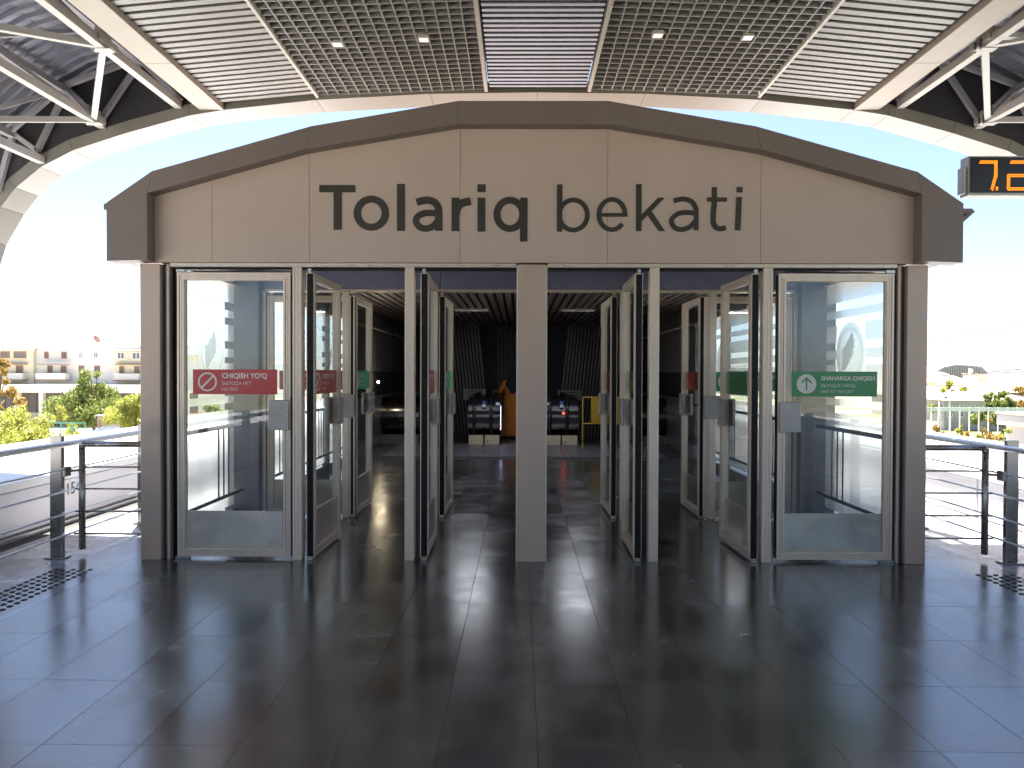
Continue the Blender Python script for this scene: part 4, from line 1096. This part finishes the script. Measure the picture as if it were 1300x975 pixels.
def proof(px0, px1):   # pitched roof piece
    x0, x1 = PX(px0, bd_), PX(px1, bd_); z0, z1 = PZ(446.5, bd_), PZ(439.5, bd_)
    MB().add([(x0-.3, by-1.2, z0), (x1+.3, by-1.2, z0), (x1+.3, by+14, z0), (x0-.3, by+14, z0), (x0+.8, by+3.5, z1), (x1-.8, by+3.5, z1), (x1-.8, by+9, z1), (x0+.8, by+9, z1)],
             [(0,3,2,1), (4,5,6,7), (0,1,5,4), (1,2,6,5), (2,3,7,6), (3,0,4,7)], 'roofgrey').build('roof', ab)
proof(-260, 41); proof(147, 250)
def window(px0, px1, py0, py1, fm, dy):
    x0, x1, z0, z1 = PX(px0, bd_), PX(px1, bd_), PZ(py1, bd_), PZ(py0, bd_); f = .12; b = MB(); y0 = by+dy
    b.box(x0, x0+f, y0-.08, y0+.02, z0, z1, fm); b.box(x1-f, x1, y0-.08, y0+.02, z0, z1, fm); b.box(x0+f, x1-f, y0-.078, y0+.02, z0, z0+f, fm); b.box(x0+f, x1-f, y0-.078, y0+.02, z1-f, z1, fm)
    b.box((x0+x1)/2-.05, (x0+x1)/2+.05, y0-.076, y0+.02, z0+f, z1-f, fm)
    o = b.build('window', ab); MB().box(x0+f, x1-f, y0-.03, y0-.005, z0+f, z1-f, 'wpane').build('pane', o); return o
for (a_, b_) in ((0, 12), (17, 33), (-22, -8), (-45, -30), (-70, -52), (-96, -80), (-125, -108), (-155, -136)): window(a_, b_, 448.5, 457, 'brownwin', -.5)
for (a_, b_) in ((3, 9), (20, 29), (-20, -11), (-43, -33), (-68, -56), (-94, -83)): window(a_, b_, 466, 475.5, 'brownwin', -.5)
for (a_, b_) in ((53, 58), (75, 81.5), (97, 103), (116, 122.5)): window(a_, b_, 448.5, 457, 'brownwin' if a_ < 90 else 'whitewin', 0)
for (a_, b_) in ((57, 63), (74, 81), (97, 104), (117, 124)): window(a_, b_, 466, 475, 'brownwin', 0)
for (a_, b_) in ((149, 159), (168, 179), (190, 200), (210, 221)): window(a_, b_, 448.5, 458, 'whitewin', -.5); window(a_+3, b_-1, 466.5, 475.5, 'brownwin', -.5)
for (a_, b_) in ((50, 88), (-5, 34), (150, 181)):
    b = MB(); bal = bbox(a_, b_, 476, 484, -1.35, -.51, 'cladwhite', 'balcony'); bbox(a_-1, b_+1, 484.1, 485.2, -1.5, -.51, 'brownwin', 'balcony_edge'); bbox(a_-1, b_+1, 464, 465, -1.2, -.51, 'brownwin', 'balcony_edge')
# roof clutter
b = MB(); x, z = PX(118, bd_), PZ(437, bd_)
n = 18
vs = [(x-.1, by+.9, z+.35)]+[(x+.42*math.cos(2*math.pi*k/n)-.2, by+.7+.2*math.sin(2*math.pi*k/n), z+.5+.36*math.sin(2*math.pi*k/n)-.3*math.cos(2*math.pi*k/n)) for k in range(n)]
b.add(vs, [(0, 1+k, 1+(k+1) % n) for k in range(n)], 'roofred'); b.tube([(x, by+1, z), (x-.15, by+.75, z+.5)], .06, 'lampgrey', 6)
b.build('satellite_dish', ab)
for px, hh in ((33, 3.0), (22, 2.0), (65, 2.2), (105, 3.2), (133, 2.6), (-20, 2.5), (-60, 3)):
    xx = PX(px, bd_); MB().tube([(xx, by+1.5, z-.1), (xx, by+1.5, z+hh)], .035, 'lampgrey', 5).tube([(xx-.4, by+1.5, z+hh*.9), (xx+.5, by+1.5, z+hh*.9)], .025, 'lampgrey', 4).build('antenna', ab)
bbox(93, 104, 434, 437, 2, 4, 'cladwhite', 'chimney')

# trees on the left
x, y = at(117, 68); tree('broadleaf_tree', x, y, 7.2, 3.6, 'leaf', 'large round green tree in front of the white apartment block', seed=3, n=11000, size=.16, nclump=34, group='trees by the left railing')
x, y = at(20, 40); tree('yellow_green_shrub', x, y, 5.0, 2.9, 'leafyellow', 'big yellow green shrub at the left edge beyond the railing', 'shrub', seed=5, n=14000, size=.11, shrub=True, nclump=44, group='shrubs by the left railing')
x, y = at(-45, 36); tree('yellow_green_shrub', x, y, 5.2, 3.0, 'leafyellow', 'yellow green shrub cut off by the left picture edge', 'shrub', seed=8, n=7000, size=.11, shrub=True, nclump=26, group='shrubs by the left railing')
x, y = at(166, 56); tree('broadleaf_tree', x, y, 5.0, 3.0, 'leafyellow', 'low spreading yellow green tree beside the pavilion post', seed=9, n=8000, size=.13, nclump=26, group='trees by the left railing')
x, y = at(72, 60); tree('young_tree', x, y, 4.0, 1.5, 'leafyellow', 'slim young tree in front of the shop canopy', seed=13, n=2200, size=.11, shrub=True, nclump=14, group='trees by the left railing')
x, y = at(-8, 74); tree('broadleaf_tree', x, y, 8.4, 2.4, 'leafautumn', 'yellowing tall tree at the left picture edge', seed=15, n=2600, size=.24, nclump=18, group='trees by the left railing')
x, y = at(96, 50); tree('yellow_green_shrub', x, y, 2.6, 1.6, 'leafyellow', 'low shrub behind the green fence', 'shrub', seed=17, n=1500, size=.14, shrub=True, nclump=12, group='shrubs by the left railing')
x, y = at(52, 46); tree('yellow_green_shrub', x, y, 3.2, 2.0, 'leafyellow', 'low shrub beside the pale path, right of the biggest shrub', 'shrub', seed=18, n=4200, size=.10, shrub=True, nclump=14, group='shrubs by the left railing')
for k, px in enumerate((215, 245, 275, 300, 330)):
    x, y = at(px, 50+3*k); tree('broadleaf_tree', x, y, 4.6, 2.6, 'leaf', ('leftmost','second','third','fourth','rightmost')[k]+' of five green trees seen through the left side glass of the pavilion', seed=30+k, n=1800, size=.2, nclump=14, group='trees behind the left side glass')
# green pipe fence and solar panels
gd = 48.0
t = empty('pipe_fence', (PX(80, gd), Yd(gd), G), 'thin green pipe fence on the pale path left of the big tree', 'fence')
b = MB(); b.bar((PX(56, gd), Yd(gd), PZ(539.5, gd)), (PX(104, gd), Yd(gd), PZ(539.5, gd)), .06, .06, 'greenrail'); b.bar((PX(56, gd), Yd(gd), PZ(546, gd)), (PX(104, gd), Yd(gd), PZ(546, gd)), .05, .05, 'greenrail'); b.build('rail', t)
for px in (57, 73, 88, 104): MB().bar((PX(px, gd), Yd(gd)+.05, G), (PX(px, gd), Yd(gd)+.05, PZ(539, gd)), .06, .06, 'greenrail').build('post', t)
sd_ = 30.0
t = empty('solar_array', (PX(115, sd_), Yd(sd_), -2), 'small group of tilted solar panels beyond the left parapet', 'solar panels')
for k in range(3):
    x0 = PX(97+k*9, sd_); x1 = x0+.27
    MB().add([(x0+dx, Yd(sd_)+yy, PZ(557, sd_)+zz+dz) for dz in (0, .03) for dx, yy, zz in ((0, -.1, 0), (.25, -.1, -.0), (.62, 1.0, .30), (.37, 1.0, .30))], [(0,3,2,1), (4,5,6,7), (0,1,5,4), (1,2,6,5), (2,3,7,6), (3,0,4,7)], 'solar').build('panel', t)
MB().box(PX(96, sd_), PX(124, sd_)+.3, Yd(sd_)-.1, Yd(sd_)+1.0, G, PZ(558, sd_)-.02, 'concrete').build('plinth', t)
t = empty('kiosk', (PX(125, 62), Yd(62), G), 'small grey kiosk between the big tree and the pavilion', 'kiosk')
MB().box(PX(120, 62), PX(131, 62), Yd(62), Yd(62)+2.5, G, PZ(530, 62), 'concrete', bev=.03).build('wall', t)
MB().box(PX(122, 62), PX(126, 62), Yd(62)-.03, Yd(62)-.002, G, PZ(536, 62), 'brownwin').build('door', t)
MB().box(PX(119, 62), PX(132, 62), Yd(62)-.3, Yd(62)+2.7, PZ(530, 62)+.002, PZ(529, 62), 'roofgrey').build('roof', t)

# right side
def house(px0, px1, pe, pr, d, depth, wallm, roofm, label, cat='house', group=None, wins=3, flat=False):
    x0, x1 = PX(px0, d), PX(px1, d); y0 = Yd(d); ze, zr = PZ(pe, d), PZ(pr, d)
    t = empty('house' if not flat else 'shed', ((x0+x1)/2, y0, G), label, cat, group)
    MB().box(x0, x1, y0, y0+depth, G, ze, wallm).build('wall', t)
    ov = .4; r0 = (x1-x0)*.25 if not flat else 0
    MB().add([(x0-ov, y0-ov, ze+.01), (x1+ov, y0-ov, ze+.01), (x1+ov, y0+depth+ov, ze+.01), (x0-ov, y0+depth+ov, ze+.01), (x0+r0, y0+depth*.5, zr), (x1-r0, y0+depth*.5, zr)],
             [(0,3,2,1), (0,1,5,4), (1,2,5), (2,3,4,5), (3,0,4)], roofm).build('roof', t)
    for k in range(wins):
        xc = x0+(x1-x0)*(k+.5)/wins; wv = min(1.2, (x1-x0)/wins*.3); zt = ze-.6
        o = MB().box(xc-wv/2-.1, xc+wv/2+.1, y0-.05, y0-.002, zt-1.4, zt, 'whitewin').build('window', t)
        MB().box(xc-wv/2, xc+wv/2, y0-.08, y0-.052, zt-1.3, zt-.1, 'wpane').build('pane', o)
    return t
house(1185, 1232, 484, 470, 150, 16, 'cladcream', 'roofred', 'house with a broad red hipped roof below the grey arena')
house(1222, 1244, 487, 479, 140, 10, 'cladcream', 'roofred', 'small cream house with red roof beside the white block')
house(1258, 1300, 480, 474, 170, 14, 'cladwhite', 'roofred', 'long white house with low red roof at the far right')
house(1275, 1330, 488, 480, 130, 12, 'cladcream', 'roofred', 'cream house with brown roof cut by the right picture edge')
house(1196, 1310, 506, 497, 88, 14, 'roofgrey', 'concrete', 'long low shed with pale roof behind the round green tree', 'shed', flat=True, wins=8)
house(1160, 1320, 496, 490, 112, 14, 'concrete', 'roofgrey', 'longest pale shed roof below the red roofed houses', 'shed', flat=True, wins=10)
t = empty('water_tower_block', (PX(1241, 145), Yd(145), G), 'plain white block standing right of the red roofed house', 'building')
MB().box(PX(1238, 145), PX(1250, 145), Yd(145), Yd(145)+5, G, PZ(473, 145), 'cladwhite', bev=.05).build('wall', t)
MB().box(PX(1237.5, 145), PX(1250.5, 145), Yd(145)-.2, Yd(145)+5.2, PZ(473, 145)+.01, PZ(472, 145), 'cladwhite').build('roof', t)
MB().box(PX(1227, 145), PX(1229.5, 145), Yd(145)-.6, Yd(145)+.3, G, PZ(466, 145), 'cladwhite').build('chimney', t)
# arena
ad = 420.0; xa0, xa1 = PX(1186, ad), PX(1249, ad)
t = empty('arena', ((xa0+xa1)/2, Yd(ad), G), 'long grey flat topped arena on the right skyline', 'building')
prof = [(xa0, G), (xa1, G), (xa1, PZ(470, ad)), (xa1-3, PZ(463.5, ad)), (xa1-12, PZ(461.8, ad)), (xa0+10, PZ(461.5, ad)), (xa0+4, PZ(464, ad)), (xa0, PZ(469, ad))]
MB().prism(prof, Yd(ad), Yd(ad)+30, 'arena').build('wall', t)
b = MB()
for k in range(16): xx = xa0+4+(xa1-xa0-8)*k/15; b.box(xx-.2, xx+.2, Yd(ad)-.5, Yd(ad)-.05, G, PZ(463.5, ad), 'roofgrey')
b.build('rib', t)
# fence of pale green, saplings, near trees
fd = 66.0
t = empty('boundary_fence', (PX(1240, fd), Yd(fd), G), 'long pale green fence across the yard beyond the right railing', 'fence')
for k, px in enumerate(range(1120, 1330, 12)):
    MB().box(PX(px, fd)+.03, PX(px+12, fd)-.03, Yd(fd), Yd(fd)+.05, PZ(520, fd), PZ(515, fd), 'fencegreen', bev=.01).build('panel', t)
    MB().box(PX(px, fd)-.04, PX(px, fd)+.028, Yd(fd)-.02, Yd(fd)+.07, G, PZ(514.5, fd), 'cladwhite').build('post', t)
x, y = at(1252, 78); tree('broadleaf_tree', x, y, 5.0, 1.7, 'leaf', 'left one of two round green trees in front of the long shed', seed=41, n=5200, size=.15, nclump=24, group='round trees beyond the right railing')
x, y = at(1270, 77); tree('broadleaf_tree', x, y, 5.1, 1.9, 'leaf', 'right one of two round green trees in front of the long shed', seed=42, n=5200, size=.15, nclump=24, group='round trees beyond the right railing')
for k, (px, d, h, r, lb) in enumerate(((1192, 90, 5.2, 2.0, 'yellow green tree behind the double street lamp'), (1204, 100, 6.0, 2.2, 'yellow green tree left of the shed gable'), (1219, 104, 5.4, 2.4, 'wide yellow green tree above the shed roof'),
                                (1238, 120, 5.4, 2.4, 'yellow tree under the white block'), (1296, 80, 4.4, 1.6, 'orange tinted tree at the right picture edge'), (1288, 110, 5.4, 2.0, 'small round tree among the roofs at the far right'))):
    x, y = at(px, d); tree('broadleaf_tree', x, y, h, r, 'leafyellow' if k < 4 else 'leafautumn', lb, seed=50+k, n=1300, size=.28, nclump=12, group='far trees beyond the right railing')
sap = [(1180, 31, 'leftmost thin sapling beside the pavilion post'), (1194, 33, 'thin yellow sapling under the street lamp'), (1205, 30, 'thin sapling right of the street lamp pole'), (1216, 34, 'tallest yellow sapling in the verge'), (1229, 30, 'sparse sapling near the middle of the verge'),
       (1241, 33, 'orange sapling near the middle of the verge'), (1250, 31, 'orange brown sapling left of the grey green one'), (1259, 34, 'spindly autumn sapling before the white block'), (1267, 30, 'greenish sapling near the white annex'), (1277, 32, 'sapling touching the white annex corner')]
for k, (px, d, lb) in enumerate(sap):
    x, y = at(px, d); tree('sapling', x, y, random.uniform(4.3, 5.1), .7, 'leafautumn' if k % 3 else 'leafyellow', lb, seed=70+k, n=900, size=.10, shrub=True, nclump=18, group='saplings beyond the right railing')
# street lamps
def lamp(px, d, ptop, arms, label):
    x, y = at(px, d); zt = PZ(ptop, d)
    t = empty('street_lamp', (x, y, G), label, 'street lamp', 'street lamps', absolute=False)
    H_ = zt-G
    MB().tube([(0, 0, 0), (0, 0, H_*.5), (0, 0, H_*.86)], [.11, .085, .06], 'lampgrey', 8).build('pole', t, smooth=True)
    for s_ in arms:
        pts = [(s_*(.02+1.9*(u**1.7)), 0, H_*.84+H_*.16*math.sin(u*math.pi/2)) for u in [k/8 for k in range(9)]]
        MB().tube(pts, .045, 'lampgrey', 6).build('arm', t, smooth=True)
        MB().box(s_*1.8, s_*2.6, -.13, .13, H_-.07, H_+.05, 'lampgrey', bev=.03).build('lamp_head', t)
lamp(1190, 45, 488, (-1, 1), 'pale street lamp with two curved arms beyond the right railing')
lamp(1299, 62, 463, (-1,), 'tall single armed street lamp at the right picture edge')
t = empty('light_mast', (PX(1203, 75), Yd(75), G), 'thin plain pole in the yard right of the double street lamp', 'pole')
MB().tube([(PX(1203, 75), Yd(75), G), (PX(1203, 75), Yd(75), PZ(500, 75))], .07, 'lampgrey', 6).build('pole', t)
# overhead wires
for k, (pa, pb, za, lb) in enumerate((((1165, 425), (1330, 397), 60, 'highest overhead wire crossing the sky on the right'), ((1165, 471), (1330, 455), 60, 'middle overhead wire above the arena'), ((1165, 470), (1330, 461), 70, 'lowest overhead wire just above the roofs'))):
    d = za; p = Vector((PX(pa[0], d), Yd(d), PZ(pa[1], d))); q = Vector((PX(pb[0], d), Yd(d), PZ(pb[1], d))); v = q-p; p -= v*1.5; q += v*2
    pts = [p.lerp(q, u/12)-Vector((0, 0, .5*math.sin(math.pi*u/12))) for u in range(13)]
    o = MB().tube(pts, .022, 'dark', 4).build('overhead_wire', None, label=lb, cat='wire', group='overhead wires')
# white annex at the right edge
nd = 35.5
ax0, ya, yb = PX(1276, nd), Yd(25), Yd(nd)
t = empty('white_annex', (ax0+4, ya, G), 'white flat roofed annex with a grey roof slab at the right edge', 'building')
MB().box(ax0, ax0+8, ya, yb, G, PZ(537, nd), 'cladwhite', bev=.02).build('wall', t)
MB().box(ax0-.28, ax0+8.4, ya-.4, yb+.4, PZ(537, nd)+.004, PZ(524, nd), 'cladwhite', bev=.02).build('fascia', t)
MB().box(ax0-.33, ax0+8.5, ya-.45, yb+.45, PZ(524, nd)+.004, PZ(521, nd), 'roofgrey', bev=.01).build('roof', t)
for yw in (yb-2.2, yb-5.6, yb-9.0):
    o = MB().box(ax0-.03, ax0-.002, yw-1.0, yw, -3.4, -1.25, 'cladcream').build('window', t)
    MB().box(ax0-.05, ax0-.032, yw-.88, yw-.12, -3.3, -1.37, 'wpane').build('pane', o)
# glass verge screen posts
for o in list(bpy.data.objects):
    if '_abs' in o: del o['_abs']
